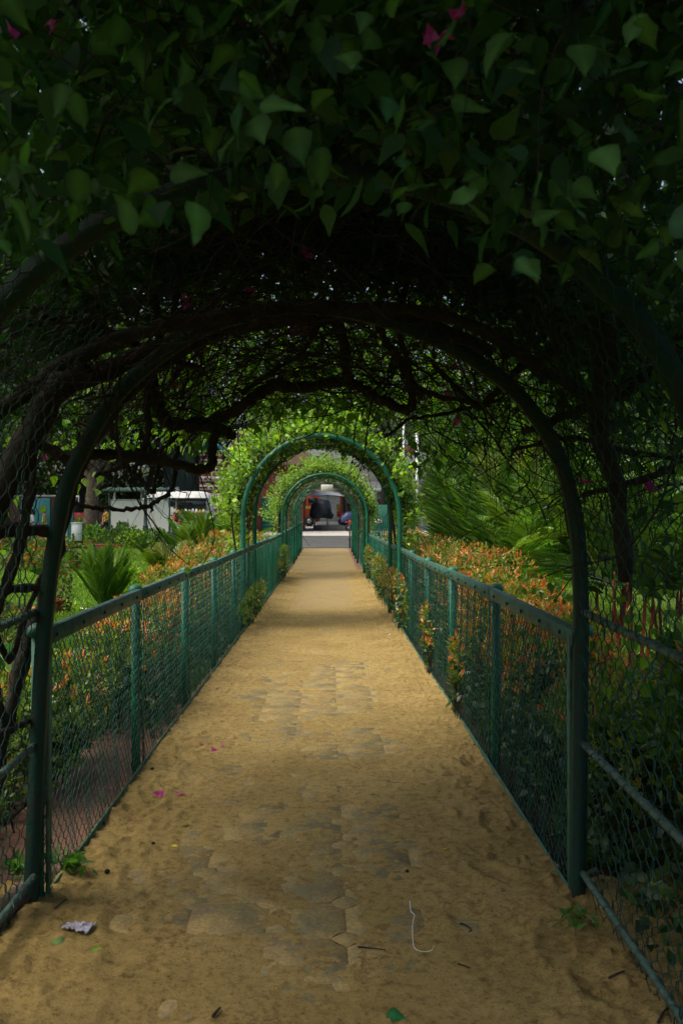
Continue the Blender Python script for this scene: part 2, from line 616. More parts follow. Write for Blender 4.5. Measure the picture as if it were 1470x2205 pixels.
M['tarp'] = plain('dark_tarp', (.018, .028, .032), .45, var=.4, scale=5, bmp=.8, bscale=6)
M['blue_cover'] = plain('blue_cover', (.03, .055, .16), .4, var=.4, scale=5, bmp=.6, bscale=8)
M['roof_tile'] = plain('brown_roof', (.13, .075, .05), .85, var=.3, scale=6, coords='geo')
M['skin'] = plain('skin', (.22, .11, .065), .55, var=.08)
M['hair'] = plain('dark_hair', (.012, .01, .009), .5)
M['cloth_yellow'] = plain('yellow_cloth', (.62, .36, .015), .8, var=.08)
M['cloth_lime'] = plain('lime_cloth', (.42, .52, .11), .8, var=.08)
M['cloth_white'] = plain('white_cloth', (.52, .55, .58), .8, var=.08)
M['cloth_grey'] = plain('grey_cloth', (.26, .29, .34), .8, var=.08)
M['denim'] = plain('dark_denim', (.025, .035, .06), .85, var=.15)
M['green_logo'] = plain('green_logo', (.01, .16, .07), .5)
M['net'] = plain('green_net', (.008, .035, .03), .7)
M['petal_paper'] = plain('crumpled_wrapper', (.50, .48, .56), .3, dark=(.08, .07, .10), scale=60, metal=.2)

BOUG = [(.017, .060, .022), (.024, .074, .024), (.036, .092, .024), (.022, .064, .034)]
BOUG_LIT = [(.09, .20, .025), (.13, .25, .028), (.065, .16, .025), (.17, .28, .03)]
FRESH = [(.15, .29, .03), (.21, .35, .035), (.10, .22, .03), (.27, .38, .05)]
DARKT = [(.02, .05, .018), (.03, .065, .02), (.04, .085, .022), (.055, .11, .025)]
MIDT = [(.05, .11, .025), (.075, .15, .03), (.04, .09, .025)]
HEDGE_G = [(.06, .15, .022), (.11, .21, .025), (.17, .25, .03)]
HEDGE_O = [(.60, .17, .04), (.68, .25, .06), (.52, .32, .05), (.36, .36, .045), (.62, .17, .08)]
PALM = [(.10, .23, .04), (.14, .29, .045), (.20, .34, .05)]
PINK = [(.48, .06, .30), (.38, .04, .22), (.52, .12, .36)]

# ------------------------------------------------------------------ ground
XL, XR, XC = -1.12, 0.97, -0.085          # fence lines and path centre
NEAR0, NEAR1 = 3.42, 36.7                 # fence start, end of path


def sheet(xs, ys, zf, mat, name, **kw):
    X, Y = np.meshgrid(xs, ys)
    Z = zf(X, Y)
    nx, ny = len(xs), len(ys)
    V = np.stack([X, Y, Z], -1).reshape(-1, 3)
    i = (np.arange(ny - 1)[:, None] * nx + np.arange(nx - 1)[None, :]).ravel()
    F = np.stack([i, i + 1, i + nx + 1, i + nx], 1)
    return MB().add(V, F).build(name, mat, smooth=True, **kw)


GZ = lambda Y: .011 * np.maximum(0, Y - 22)
ys_far = np.concatenate([np.linspace(-14, 22, 37), np.linspace(23, 120, 60), [160, 260, 400]])
lawn = sheet(np.concatenate([[-300, -80], np.linspace(-40, 40, 81), [80, 300]]), ys_far,
             lambda X, Y: GZ(np.minimum(Y, 120)) - .05 + .05 * (fbm(X * .5, Y * .5) - .5), M['lawn'], 'lawn', kind='structure')
bed_l = sheet(np.linspace(-2.5, -1.62, 12), np.linspace(1, 37, 160), lambda X, Y: GZ(Y) - .02 + .04 * fbm(X * 4, Y * 4), M['soil'], 'soil_bed', kind='structure')
bed_r = sheet(np.linspace(1.0, 4.2, 30), np.linspace(-1, 37, 160), lambda X, Y: GZ(Y) - .03 + .05 * fbm(X * 4, Y * 4) - .04 * np.clip((X - 3.4), 0, 1), M['soil'], 'soil_bed', kind='structure')

path_root = sheet(np.linspace(-1.2, 1.02, 8), np.concatenate([np.linspace(-2, 22, 25), np.linspace(22.5, NEAR1, 20)]),
                  lambda X, Y: GZ(Y) - .010, M['path'], 'path', kind='structure')
sheet(np.linspace(-1.62, -1.18, 4), np.linspace(1, 7.5, 20), lambda X, Y: GZ(Y) - .006, M['brick_floor'], 'brick_edging', kind='structure')
sheet(np.linspace(.80, .955, 3), np.linspace(12, 36.6, 40), lambda X, Y: GZ(Y) - .004, M['brick_floor'], 'brick_edging', kind='structure')
sheet(np.linspace(-60, 60, 41), np.linspace(NEAR1 + .01, 120, 60),
      lambda X, Y: GZ(Y) + .006 - np.where((X < -3) & (Y < 45), .12, 0) - np.where((X > 3.5) & (Y < 41), .12, 0), M['asphalt'], 'road', kind='structure')
sheet(np.linspace(-4.5, 12, 24), np.linspace(51.5, 61.5, 10), lambda X, Y: GZ(Y) + .012, M['concrete'], 'sunlit_road_band', kind='structure')  # pale sheet over the asphalt, standing in for a patch of sunlight
sheet(np.linspace(-9, -1.2, 12), np.linspace(70, 84, 8), lambda X, Y: GZ(Y) + .012, M['concrete'], 'concrete_forecourt', kind='structure')

# paving tiles with corner pieces (parts of the path)
TS = .30


def paver_mesh(notch=.052, t=.02):
    h = TS / 2 - .0028
    k = notch
    pts = []
    for q in range(4):
        a = q * math.pi / 2
        ca, sa = math.cos(a), math.sin(a)
        for (x, y) in ((h - k, -h), (h - k * .62, -h + k * .62), (h, -h + k)):
            pts.append((x * ca - y * sa, x * sa + y * ca))
    n = len(pts)
    V = [(x, y, -t) for x, y in pts] + [(x, y, -.0025) for x, y in pts] + [(x * .982, y * .982, 0) for x, y in pts]
    F = []
    for a in (0, n):
        for i in range(n):
            F.append([a + i, a + (i + 1) % n, a + n + (i + 1) % n, a + n + i])
    mb = MB().add(V, F)
    mb.f.append(np.array([[2 * n, 2 * n + i, 2 * n + i + 1] for i in range(1, n - 1)]))
    return mb


def corner_mesh(r=.062, t=.02):
    pts = []
    for q in range(16):
        a = q * math.pi / 8
        rr = r * (1 + .10 * math.cos(4 * a + math.pi) + .03 * math.cos(8 * a))
        pts.append((rr * math.cos(a) * .93, rr * math.sin(a) * .93))
    n = len(pts)
    V = [(x, y, -t) for x, y in pts] + [(x, y, -.002) for x, y in pts] + [(x * .94, y * .94, 0) for x, y in pts]
    F = []
    for a in (0, n):
        for i in range(n):
            F.append([a + i, a + (i + 1) % n, a + n + (i + 1) % n, a + n + i])
    mb = MB().add(V, F)
    mb.f.append(np.array([[2 * n, 2 * n + i, 2 * n + i + 1] for i in range(1, n - 1)]))
    return mb


pm = paver_mesh().mesh('paving_tile', M['paver'])
cm = corner_mesh().mesh('corner_tile', M['paver'])
for j in range(23):
    for i in range(7):
        o = bpy.data.objects.new('paving_tile', pm)
        o.location = (XC + (i - 3) * TS, 2.4 + j * TS, random.uniform(-.0005, .0005))
        o.rotation_euler = (random.gauss(0, .001), random.gauss(0, .001), random.choice((0, 1, 2, 3)) * math.pi / 2)
        COL.objects.link(o); o.parent = path_root
        if i < 6:
            o = bpy.data.objects.new('corner_tile', cm)
            o.location = (XC + (i - 2.5) * TS, 2.55 + j * TS, random.uniform(-.0004, .0003))
            o.rotation_euler = (0, 0, random.gauss(0, .03))
            COL.objects.link(o); o.parent = path_root

# the sand blown over the path
xs = np.linspace(-1.75, 1.75, 250)
yy = [1.2]
while yy[-1] < 24:
    yy.append(yy[-1] + max(.011, yy[-1] * .0042))
yy = np.array(yy)


_fr = np.random.RandomState(11)
FEET = [(XC + s_ * _fr.uniform(.55, 1.0), y_ + _fr.rand() * .2, _fr.normal() * .35) for y_ in np.arange(2.3, 6.0, .30) for s_ in (-1, 1)]


def sand_z(X, Y):
    u = (X - XC)
    e = np.abs(u) / 1.04
    cen = (fbm(X * 1.3 + 3, Y * .55, 3) - .5) * .5
    base = .0007 + .034 * np.clip((e + cen * .5 - .42) / .6, 0, 1) ** 1.6
    base += .02 * np.clip((np.abs(u) - 1.0) / .3, 0, 1)
    base += .006 * np.clip((3.2 - Y) / 1.0, 0, 1)
    far = np.clip((Y - 6) / 12, 0, 1)
    base = base - .005 * far * np.clip(1.25 - e, 0, 1) - .016 * np.clip((Y - 8) / 11, 0, 1) * np.clip(1.3 - e, 0, 1)
    n = (fbm(X * 3.3, Y * 2.3, 5) - .5) * .017 + (fbm(X * 14, Y * 12, 4) - .5) * .008
    lump = (fbm(X * 9, Y * 7, 4) - .5)
    edge = np.clip((e - .45) / .45, 0, 1)
    near = np.clip((4.6 - Y) / 2.5, 0, 1)
    n += lump * (.008 + .026 * edge * (1 - .7 * far)) * (1 + .5 * near * edge)
    clod = np.clip(fbm(X * 26, Y * 22, 3) - .56, 0, 1) * .055 * (.25 + edge)
    clod += np.clip(vnoise(X * 7 + 9, Y * 3) - .82, 0, 1) * np.clip(fbm(X * 45, Y * 45, 2) - .42, 0, 1) * .16
    ridge = .016 * near * np.clip(X - .5, 0, 1) * np.sin((Y * 9 - X * 5) + 3 * fbm(X * 2, Y * 2, 2)) * 1.2
    dent = 0
    for (fx, fy, fa) in FEET:
        ca, sa = math.cos(fa), math.sin(fa)
        dx = (X - fx) * ca + (Y - fy) * sa; dy = -(X - fx) * sa + (Y - fy) * ca
        q = (dx / .055) ** 2 + (dy / .135) ** 2
        dent = dent - .014 * np.exp(-q ** 1.6) + .007 * np.exp(-((q - 1.9) / .7) ** 2)
    return GZ(Y) + base + n + clod + ridge + dent * np.clip(edge * 1.6 - .15, 0, 1)


sheet(xs[(xs > -1.75)], yy[yy < 3.55], lambda X, Y: sand_z(X, Y) - .25 * np.clip((np.abs(X - XC) - 1.45) / .4, 0, 1) ** 2, M['sand'], 'sand', kind='structure')
sheet(np.linspace(XL - .02, XR + .01, 190), yy[yy > 3.52], sand_z, M['sand'], 'sand', kind='structure')

# ------------------------------------------------------------------ mesh fences along the path
BAY = 1.75


def zig_mesh(length, height, pitch, r, sub, z0=.0, name='wire_mesh', mat=None):
    """chain-link: zigzag wires standing side by side, hooked at their bends"""
    mb = MB()
    nw = int(length / pitch)
    half = pitch * 1.28
    nz = int(height / half)
    for w in range(nw):
        y0 = (w + .5) * length / nw
        pts = []
        for k in range(nz + 1):
            s = (1 if k % 2 else -1) * (1 if w % 2 else -1)
            zz = z0 + k * height / nz
            a = pitch * .54
            jx = .003 * s
            if sub > 1:
                pts += [(jx, y0 + s * a, zz - half * .16), (-jx * .5, y0 + s * a * .96, zz + half * .20)]
            else:
                pts.append((jx, y0 + s * a, zz))
        P = np.array(pts)
        P[:, 1] += .004 * np.sin(P[:, 2] * 9 + w) ; P[:, 0] += .004 * np.sin(P[:, 2] * 5 + w * .7)
        P[:, 2] = np.clip(P[:, 2], z0, z0 + height)
        tube(mb, P, r, 3, cap=False)
    return mb


wm_near = zig_mesh(BAY, 1.0, .030, .0022, 2, .04).mesh('wire_mesh', M['shaded_wire'])
wm_mid = zig_mesh(BAY, 1.0, .030, .0026, 1, .04).mesh('wire_mesh', M['wire'])
wm_far = zig_mesh(BAY, 1.0, .05, .004, 1, .04).mesh('wire_mesh', M['wire'])
_b = MB(); lathe(_b, [(.001, -.006), (.009, -.006), (.010, .0), (.007, .004)], 6, axis='x')
bolt_me = _b.mesh('bolt', M['bolt'])
_b = MB(); lathe(_b, [(.020, -.03), (.024, -.012), (.042, -.004), (.046, .008), (.040, .026), (.024, .040), (.004, .046)], 12)
cap_me = _b.mesh('post_cap', M['green_paint'], True)
_b = MB(); tube(_b, [(0, 0, -.1), (0, 0, .5), (0, 0, 1.075)], .027, 10)
post_me = _b.mesh('post', M['green_paint'], True)


def mk(name, me, parent, loc, rot=(0, 0, 0), scale=(1, 1, 1), **kw):
    o = bpy.data.objects.new(name, me)
    o.location = loc; o.rotation_euler = rot; o.scale = scale
    COL.objects.link(o)
    if parent: o.parent = parent
    for k, v in kw.items(): o[k] = v
    return o


def fence(X, side, label):
    f = empty('mesh_fence', (X, NEAR0, 0), label, 'fence', 'green wire mesh fences along the path')
    nb = int(round((NEAR1 + .6 - NEAR0) / BAY))
    wob = [random.gauss(0, .008) for _ in range(nb + 1)]
    for k in range(nb + 1):
        y = k * BAY
        g = gz(NEAR0 + y)
        p = mk('post', post_me, f, (side * .038, y + .02, g + wob[k]), (random.gauss(0, .006), random.gauss(0, .006), 0))
        mk('post_cap', cap_me, p, (0, 0, 1.085))
        if k == nb: break
        g2 = gz(NEAR0 + y + BAY)
        dz = g2 + wob[k + 1] - g - wob[k]
        ang = math.atan2(dz, BAY)
        yw = NEAR0 + y
        mb = MB()
        chamf(mb, (0, BAY / 2, 1.068), (.008, BAY - .006, .062), .002)
        chamf(mb, (side * .016, BAY / 2, 1.1015), (.036, BAY - .008, .005), .001)
        r = mb.build('top_rail', M['green_paint_worn'], f); r.location = (0, y, g + wob[k]); r.rotation_euler = (ang, 0, 0)
        mb = MB(); chamf(mb, (0, BAY / 2, .035), (.008, BAY - .006, .062), .002)
        b2 = mb.build('bottom_rail', M['green_paint_worn'], f); b2.location = (0, y, g + wob[k] - .01); b2.rotation_euler = (ang, 0, 0)
        if k < 5:
            for q in range(5):
                mk('bolt', bolt_me, r, (-side * .009, .15 + q * .36 + random.uniform(-.02, .02), 1.068))
                mk('bolt', bolt_me, b2, (-side * .009, .15 + q * .36 + random.uniform(-.02, .02), .035))
        mesh = wm_near if yw < 11 else (wm_mid if yw < 21 else wm_far)
        mk('wire_mesh', mesh, f, (side * .012, y, g + wob[k]), (ang, 0, 0), kind='stuff')
        if k == 0:
            mb = MB(); chamf(mb, (0, .035, .55), (.012, .026, 1.02), .002); mb.build('end_bar', M['green_paint_worn'], f)
        mb = MB(); tube(mb, [(side * .012, BAY * .06, .02), (side * .012, BAY * .06, 1.06)], .0045, 5)
        t = mb.build('tension_bar', M['wire'], f); t.location = (0, y, g)
    return f


fence(XL, -1, 'green wire mesh fence with the weed sprig creeping from its near end')
fence(XR, 1, 'green wire mesh fence with red shoots pushing through its mesh beside the palms')


# ------------------------------------------------------------------ hoops
def arch_profile(cx, half, zs, ry, zb=-.12, n=20, lean=0.0):
    """leg, half ellipse, leg"""
    P = [(cx - half - lean, zb)]
    for t in np.linspace(.25, .9, 4):
        P.append((cx - half - lean * (1 - t), zb + (zs - zb) * t))
    for a in np.linspace(math.pi, 0, n):
        P.append((cx + half * math.cos(a), zs + ry * math.sin(a)))
    for t in np.linspace(.9, .25, 4):
        P.append((cx + half + lean * .2 * (1 - t), zb + (zs - zb) * t))
    P.append((cx + half + lean * .2, zb))
    return np.array(P)


def hoop_obj(P2, y, w, d, parent, g=0, mat='green_paint'):
    P = np.stack([P2[:, 0], np.full(len(P2), 0.0), P2[:, 1] + g], 1)
    mb = rect_sweep(MB(), P, w, d)
    o = mb.build('hoop', M[mat], parent)
    o.location = (0, y, 0)
    return o


# measured outline of the near hoop
NEAR = np.array([(-1.175, -.1), (-1.16, .2), (-1.117, 1.11), (-1.045, 1.61), (-.95, 1.84), (-.87, 1.98), (-.74, 2.12), (-.53, 2.27), (-.3, 2.35), (-.06, 2.375),
                 (.2, 2.33), (.42, 2.25), (.60, 2.15), (.76, 2.02), (.89, 1.83), (.965, 1.60), (.997, 1.3), (.995, .8), (.985, .2), (.985, -.1)])
NEAR_S = spline(np.column_stack([NEAR, np.zeros(len(NEAR))]), 4)[:, :2]
HOOP2 = arch_profile(-.04, 1.16, 1.53, 1.02)

tunnel = empty('arch_tunnel', (XC, 0, 0), 'shaded green steel arch tunnel overhead with netted pipe sides, wrapped in old bougainvillea', 'arch tunnel')
tunnel.location = (0, 0, 0)
hoop_obj(NEAR_S, 3.40, .052, .045, tunnel, mat='shaded_green')
hoop_obj(HOOP2, 2.50, .062, .04, tunnel, mat='shaded_green')
hoop_obj(HOOP2, .75, .062, .04, tunnel, mat='shaded_green')
hoop_obj(HOOP2, -1.0, .062, .04, tunnel, mat='shaded_green')
for sx, xs_ in ((-1, -1.15), (1, 1.0)):
    for z in (.13, .64, 1.16):
        mb = MB()
        P = spline([(xs_ + sx * random.uniform(0, .02), -1.0, z - .07), (xs_, 1.2, z - .05), (xs_ + sx * .01, 2.5, z - .02), (xs_, 3.40, z + .01)], 8)
        tube(mb, P, .014, 8, wob=.12)
        # wire of the netting wound round the pipe
        w = []
        for t in np.linspace(0, 1, 240):
            p = P[int(t * (len(P) - 1))] * (1 - (t * (len(P) - 1)) % 1) + P[min(len(P) - 1, int(t * (len(P) - 1)) + 1)] * ((t * (len(P) - 1)) % 1)
            a = t * 2 * math.pi * 38
            w.append(p + np.array([math.cos(a) * .0165, 0, math.sin(a) * .0165]))
        tube(mb, w, .0018, 3, cap=False)
        mb.build('side_pipe', M['galv'], tunnel, smooth=True)
for k, (x, z) in enumerate([(-.62, 2.50), (.52, 2.50)]):
    mb = MB(); tube(mb, spline([(x, -1.0, z), (x, .8, z), (x, 1.6, z), (x, 2.5, z)], 4), .012, 6)
    mb.build('roof_pipe', M['green_paint'], tunnel)


def net(side):
    """loose netting on the side of the near tunnel, following the hoop outline"""
    prof = spline(np.column_stack([[(-1.16, .02), (-1.155, .6), (-1.15, 1.2), (-1.13, 1.62), (-1.02, 2.02), (-.80, 2.32)], np.zeros(6)]), 8)[:, :2]
    if side > 0: prof = prof * [-1, 1] + [-.155, 0]
    L = np.concatenate([[0], np.cumsum(np.linalg.norm(np.diff(prof, axis=0), axis=1))])
    mb = MB()
    pitch, half = .042, .052
    ny = int(4.3 / pitch)
    for w in range(ny):
        y0 = -.9 + w * pitch
        nz = int(L[-1] / half)
        s = np.arange(nz * 2) * half / 2
        k = np.arange(nz * 2)
        sg = np.where(((k // 2) + w) % 2 == 0, -1, 1)
        yo = y0 + sg * pitch * .53 + .006 * np.sin(s * 7 + w * 1.3)
        x = np.interp(s, L, prof[:, 0]) + .006 * np.sin(s * 5 + w) + side * .02 * np.sin(y0 * 2.5 + s * 2)
        z = np.interp(s, L, prof[:, 1])
        P = np.stack([x, yo, z], 1)
        tube(mb, P[P[:, 1] < 3.39], .0022, 3, cap=False) if w < ny - 1 else None
    mb.build('wire_net', M['net_wire'], tunnel, kind='stuff')


net(-1); net(1)


def garden_arch(y0, y1, label, half=1.055, zs=1.53, ry=1.10, cx=-.10, bars=True, n=2):
    g = gz(y0)
    e = empty('garden_arch', (0, y0, g), label, 'garden arch', 'green garden arches over the path')
    P = arch_profile(cx, half, zs, ry)
    for k in range(n):
        y = (y1 - y0) * k / (n - 1)
        hoop_obj(P, y, .062, .05, e, gz(y0 + y) - g)
    for a in (25, 58, 90, 122, 155):
        x = cx + (half - .01) * math.cos(R(a)); z = zs + (ry - .01) * math.sin(R(a))
        mb = MB(); tube(mb, [(x, .02, z), (x, y1 - y0 - .02, z + gz(y1) - g)], .014, 6)
        mb.build('cross_bar', M['green_paint'], e)
    return e


garden_arch(11.6, 13.4, 'green garden arch nearest along the open path, topped with bright fresh leaves')
garden_arch(20.9, 22.7, 'second green garden arch, with the blank white plate hanging behind it', half=1.03, ry=1.03)
garden_arch(27.0, 33.4, 'far green arch tunnel full of bare woody stems where the path meets the road', n=4, half=1.0, ry=.98)

# ------------------------------------------------------------------ leaf pieces (single leaves as parts)
def leaf_detail(cols, mat, nm):
    """four leaf meshes, 28 triangles each, curled a little differently"""
    out = []
    for v in range(5):
        ts = [0, .07, .22, .42, .63, .82, 1.0]
        ws = [w_ * random.uniform(.8, 1.08) for w_ in (0, .24, .37, .35, .22, .08, 0)]
        curl = random.uniform(-.35, .05); fold = random.uniform(.08, .28)
        V = [(0, 0, 0)]
        rows = []
        for t, w in list(zip(ts, ws))[1:-1]:
            b = len(V)
            z = curl * t * t
            asym = random.uniform(.9, 1.1)
            wv = .05 * math.sin(t * 9 + v * 2)
            V += [(-w * asym, t, z + fold * w + wv), (0, t, z), (w / asym, t, z + fold * w - wv)]
            rows.append(b)
        tip = len(V); V.append((random.uniform(-.05, .05), 1.0, curl * 1.25))
        F = [[0, rows[0] + 1, rows[0]], [0, rows[0] + 2, rows[0] + 1]]
        for a, b in zip(rows[:-1], rows[1:]):
            F += [[a, a + 1, b + 1], [a, b + 1, b], [a + 1, a + 2, b + 2], [a + 1, b + 2, b + 1]]
        e = rows[-1]
        F += [[e, e + 1, tip], [e + 1, e + 2, tip]]
        c = np.array([*pick_col(1, cols)[0], 1.0])
        CC = np.tile(c, (len(V), 1)); CC[[q + 1 for q in rows], :3] *= 1.9
        mb = MB().add(V, F, CC)
        # the petiole
        tube(mb, [(0, 0, 0), (0, -.14, .02), (0, -.25, .07)], .012, 3, C=tuple(c), cap=False)
        out.append(mb.mesh(nm, mat, True))
    return out


def place_leaves(meshes, parent, P, A, Nn, S, name='leaf'):
    A = unit(A); B = unit(np.cross(A, Nn)); N2 = np.cross(B, A)
    for i in range(len(P)):
        o = bpy.data.objects.new(name, meshes[i % len(meshes)])
        m = Matrix(((B[i][0], A[i][0], N2[i][0], P[i][0]), (B[i][1], A[i][1], N2[i][1], P[i][1]), (B[i][2], A[i][2], N2[i][2], P[i][2]), (0, 0, 0, 1)))
        COL.objects.link(o)
        o.parent = parent
        o.matrix_basis = Matrix.Translation(parent.location).inverted() @ m @ Matrix.Scale(float(S[i]), 4)


BL = leaf_detail(BOUG, M['vine'], 'leaf')
BLL = leaf_detail(BOUG_LIT, M['vine'], 'leaf')
FL = leaf_detail(FRESH, M['fresh'], 'leaf')

# ------------------------------------------------------------------ the near bougainvillea
vine = empty('bougainvillea', (0, 0, 0), 'old bougainvillea smothering the dark tunnel overhead, thick bare branches and a few pink flowers', 'climbing plant')


def branch(pts, d0, d1=None, r0=.03, r1=.02, name='branch', parent=vine, n=8, mat='bark'):
    k = len(pts)
    P = []
    for i, p in enumerate(pts):
        if len(p) == 3: d = p[2]
        else: d = d0 + ((d1 if d1 is not None else d0) - d0) * i / (k - 1)
        P.append(at(p[0], p[1], d))
    S = spline(P, 5)
    S += (rng.rand(*S.shape) - .5) * .012
    r = np.linspace(r0, r1, len(S)) * (1 + .16 * np.sin(np.arange(len(S)) * 1.7 + rng.rand() * 6))
    mb = MB(); tube(mb, S, r, n, wob=.25)
    return mb.build(name, M[mat], parent, smooth=True)


# trunks and main limbs (traced from the photograph, built at their own distances)
branch([(-100, 2050), (-70, 1800), (-22, 1680), (-15, 1560), (-50, 1300), (-35, 1150), (60, 960), (110, 860), (190, 790)], 3.2, 3.3, .07, .045, 'trunk', n=12)
branch([(20, 1560), (60, 1400), (95, 1300), (125, 1180), (150, 1060), (210, 930), (290, 830), (380, 760), (500, 700), (650, 670)], 3.55, 3.6, .03, .035)
branch([(-20, 900), (120, 800), (260, 730), (420, 690), (560, 670), (720, 662), (880, 665), (1020, 700), (1150, 780), (1290, 870)], 3.3, 3.3, .034, .022)
branch([(160, 830), (300, 770), (430, 720), (600, 690), (780, 680), (930, 700), (1060, 760)], 3.7, 3.7, .04, .03)
branch([(323, 800), (345, 885), (370, 915), (425, 912), (482, 898), (530, 868), (563, 845), (592, 830), (645, 834), (727, 822), (770, 828)], 3.9, 4.1, .030, .026)
branch([(770, 828), (808, 853), (870, 880), (886, 872), (880, 815), (861, 775), (830, 735), (815, 690)], 4.1, 3.9, .024, .018)
branch([(400, 922), (460, 918), (492, 932), (502, 938)], 3.9, 3.9, .026, .02)
branch([(466, 930), (460, 955), (458, 985), (455, 1004), (424, 1010), (395, 1004), (354, 992), (300, 987), (248, 980), (198, 978), (150, 985), (90, 960), (30, 940)], 3.9, 3.5, .020, .024)
branch([(300, 970), (280, 992), (248, 1010), (225, 1020), (209, 1024)], 3.8, 3.8, .015, .009)
branch([(240, 930), (262, 965), (279, 1006), (308, 1038), (332, 1062), (336, 1030), (350, 975), (385, 935)], 3.9, 3.95, .008, .010)
branch([(150, 1080), (190, 1090), (226, 1094), (276, 1097), (318, 1091), (354, 1070), (371, 1052), (376, 1020), (384, 960)], 3.7, 3.9, .009, .011)
branch([(318, 1091), (330, 1096), (326, 1102)], 3.8, 3.8, .008, .003)
branch([(330, 640), (345, 720), (325, 800), (318, 880), (322, 930), (300, 990)], 3.9, 3.8, .022, .014)
branch([(385, 600), (378, 680), (390, 760), (372, 830)], 3.9, 3.9, .018, .014)
branch([(0, 720), (90, 690), (200, 700), (330, 760), (440, 800)], 3.5, 3.9, .03, .015)
branch([(700, 662), (735, 720), (745, 790), (748, 830)], 3.9, 4.0, .03, .02)
branch([(880, 600), (860, 680), (872, 760), (890, 830), (940, 850), (1030, 872)], 3.9, 4.0, .016, .012)
branch([(640, 700), (690, 690), (650, 760), (590, 800), (520, 850)], 3.9, 4.1, .014, .010)
branch([(1240, 700), (1180, 760), (1110, 800), (1060, 850), (1030, 875), (980, 830), (930, 780)], 3.8, 4.0, .02, .012)
branch([(1290, 680), (1310, 780), (1290, 880), (1300, 960), (1330, 1050), (1350, 1250)], 3.1, 3.3, .05, .03)
branch([(1500, 700), (1420, 790), (1330, 850), (1230, 890), (1130, 930)], 3.1, 3.6, .03, .014)
branch([(1255, 1065), (1340, 1045), (1420, 1020), (1500, 990)], 3.45, 3.0, .011, .016)
branch([(1100, 970), (1180, 950), (1260, 945), (1360, 975), (1480, 985)], 3.6, 3.2, .008, .012)
branch([(830, 940), (880, 905), (940, 893), (1000, 880), (1080, 860)], 4.2, 4.1, .007, .010)
branch([(1020, 900), (1060, 940), (1100, 1000), (1145, 1060), (1180, 1130)], 4.2, 4.3, .006, .003)
branch([(-10, 1270), (40, 1268), (100, 1262)], 3.3, 3.4, .018, .016)
branch([(-10, 1340), (25, 1420), (60, 1320), (105, 1210)], 3.35, 3.4, .014, .012)
branch([(-20, 1150), (40, 1140), (110, 1145)], 3.2, 3.4, .03, .02)
branch([(-10, 1582), (30, 1570), (70, 1548)], 3.1, 3.4, .016, .012)
branch([(60, 900), (72, 1010), (60, 1120), (30, 1230), (-10, 1330), (-30, 1420)], 3.3, 3.3, .020, .022)

# thinner wood: random curved twigs through the tangle
tw = MB()
C0 = np.array([XC, 1.45])


def twig(mb, p, d, L, r, k=5, bend=.5, n=3):
    P = [p]
    d = unit(d)
    for i in range(k):
        d = unit(d + rng.normal(size=3) * bend * .45)
        P.append(P[-1] + d * L / k)
    tube(mb, spline(P, 2), np.linspace(r, r * .35, k * 2 + 1), n, cap=False)


def inner_r(a):
    """inner edge of the tangle, metres from the arch centre, by angle (0 = right, pi = left)"""
    return np.interp(a, [0, .5, 1.0, 1.57, 2.2, 2.7, 3.14], [1.02, .93, .78, .68, .74, .86, 1.0])


def ring_pts(n, a0, a1, f0, f1, y0, y1, power=1.0):
    a = rng.uniform(a0, a1, n)
    f = f0 + (f1 - f0) * rng.rand(n) ** power
    r = inner_r(a) * f
    y = rng.uniform(y0, y1, n)
    return a, np.stack([C0[0] + r * np.cos(a), y, C0[1] + r * np.sin(a)], 1)


a, P = ring_pts(3000, .05, math.pi - .05, 1.0, 2.0, 2.7, 5.2, 1.3)
for i in range(len(P)):
    if P[i][2] < 1.80 and abs(P[i][0] - XC) < 1.25: continue
    if P[i][0] < -.35 and P[i][2] < 1.95: continue
    tdir = np.array([-math.sin(a[i]), rng.normal() * .5, math.cos(a[i])]) * rng.choice([-1, 1]) + rng.normal(size=3) * .6
    L = rng.uniform(.25, .9)
    twig(tw, P[i], tdir, L, rng.choice([.0018, .0025, .0035, .006], p=[.45, .3, .17, .08]), 5, .7)
# outer tangle, high up and out to both sides
for i in range(700):
    p = np.array([rng.uniform(-2.0, 1.9), rng.uniform(3.2, 5.2), rng.uniform(1.6, 3.4)])
    rr = math.hypot(p[0] - XC, p[2] - 1.45)
    if rr < 1.15 or (p[0] < 0 and p[2] < 1.9): continue
    twig(tw, p, rng.normal(size=3), rng.uniform(.4, 1.1), rng.choice([.002, .003, .005]), 5, .6)
tw.build('twig', M['bark'], vine, kind='stuff')


def leaves_rand(mb, P, cols, size, tv=LEAF_V, tf=LEAF_F, droop=.7, w=None):
    n = len(P)
    A = rdir(n, -droop)
    Nn = rdir(n, .9)
    scatter(mb, tv, tf, P, A, Nn, rng.uniform(size[0], size[1], n), pick_col(n, cols, w))


lf = MB()
# thick roof over the tunnel
n = 40000
a = math.pi / 2 + np.clip(rng.normal(size=n) * .62, -1.75, 1.75)
f = rng.uniform(1.22, 1.75, n)
yv = rng.uniform(.45, 4.3, n)
nr = np.array([1.08 * v for v in f])
Pr = np.stack([XC + nr * np.cos(a), yv, 1.5 + nr * np.sin(a)], 1)
keep = (Pr[:, 2] > 2.0) | (rng.rand(n) < .3)
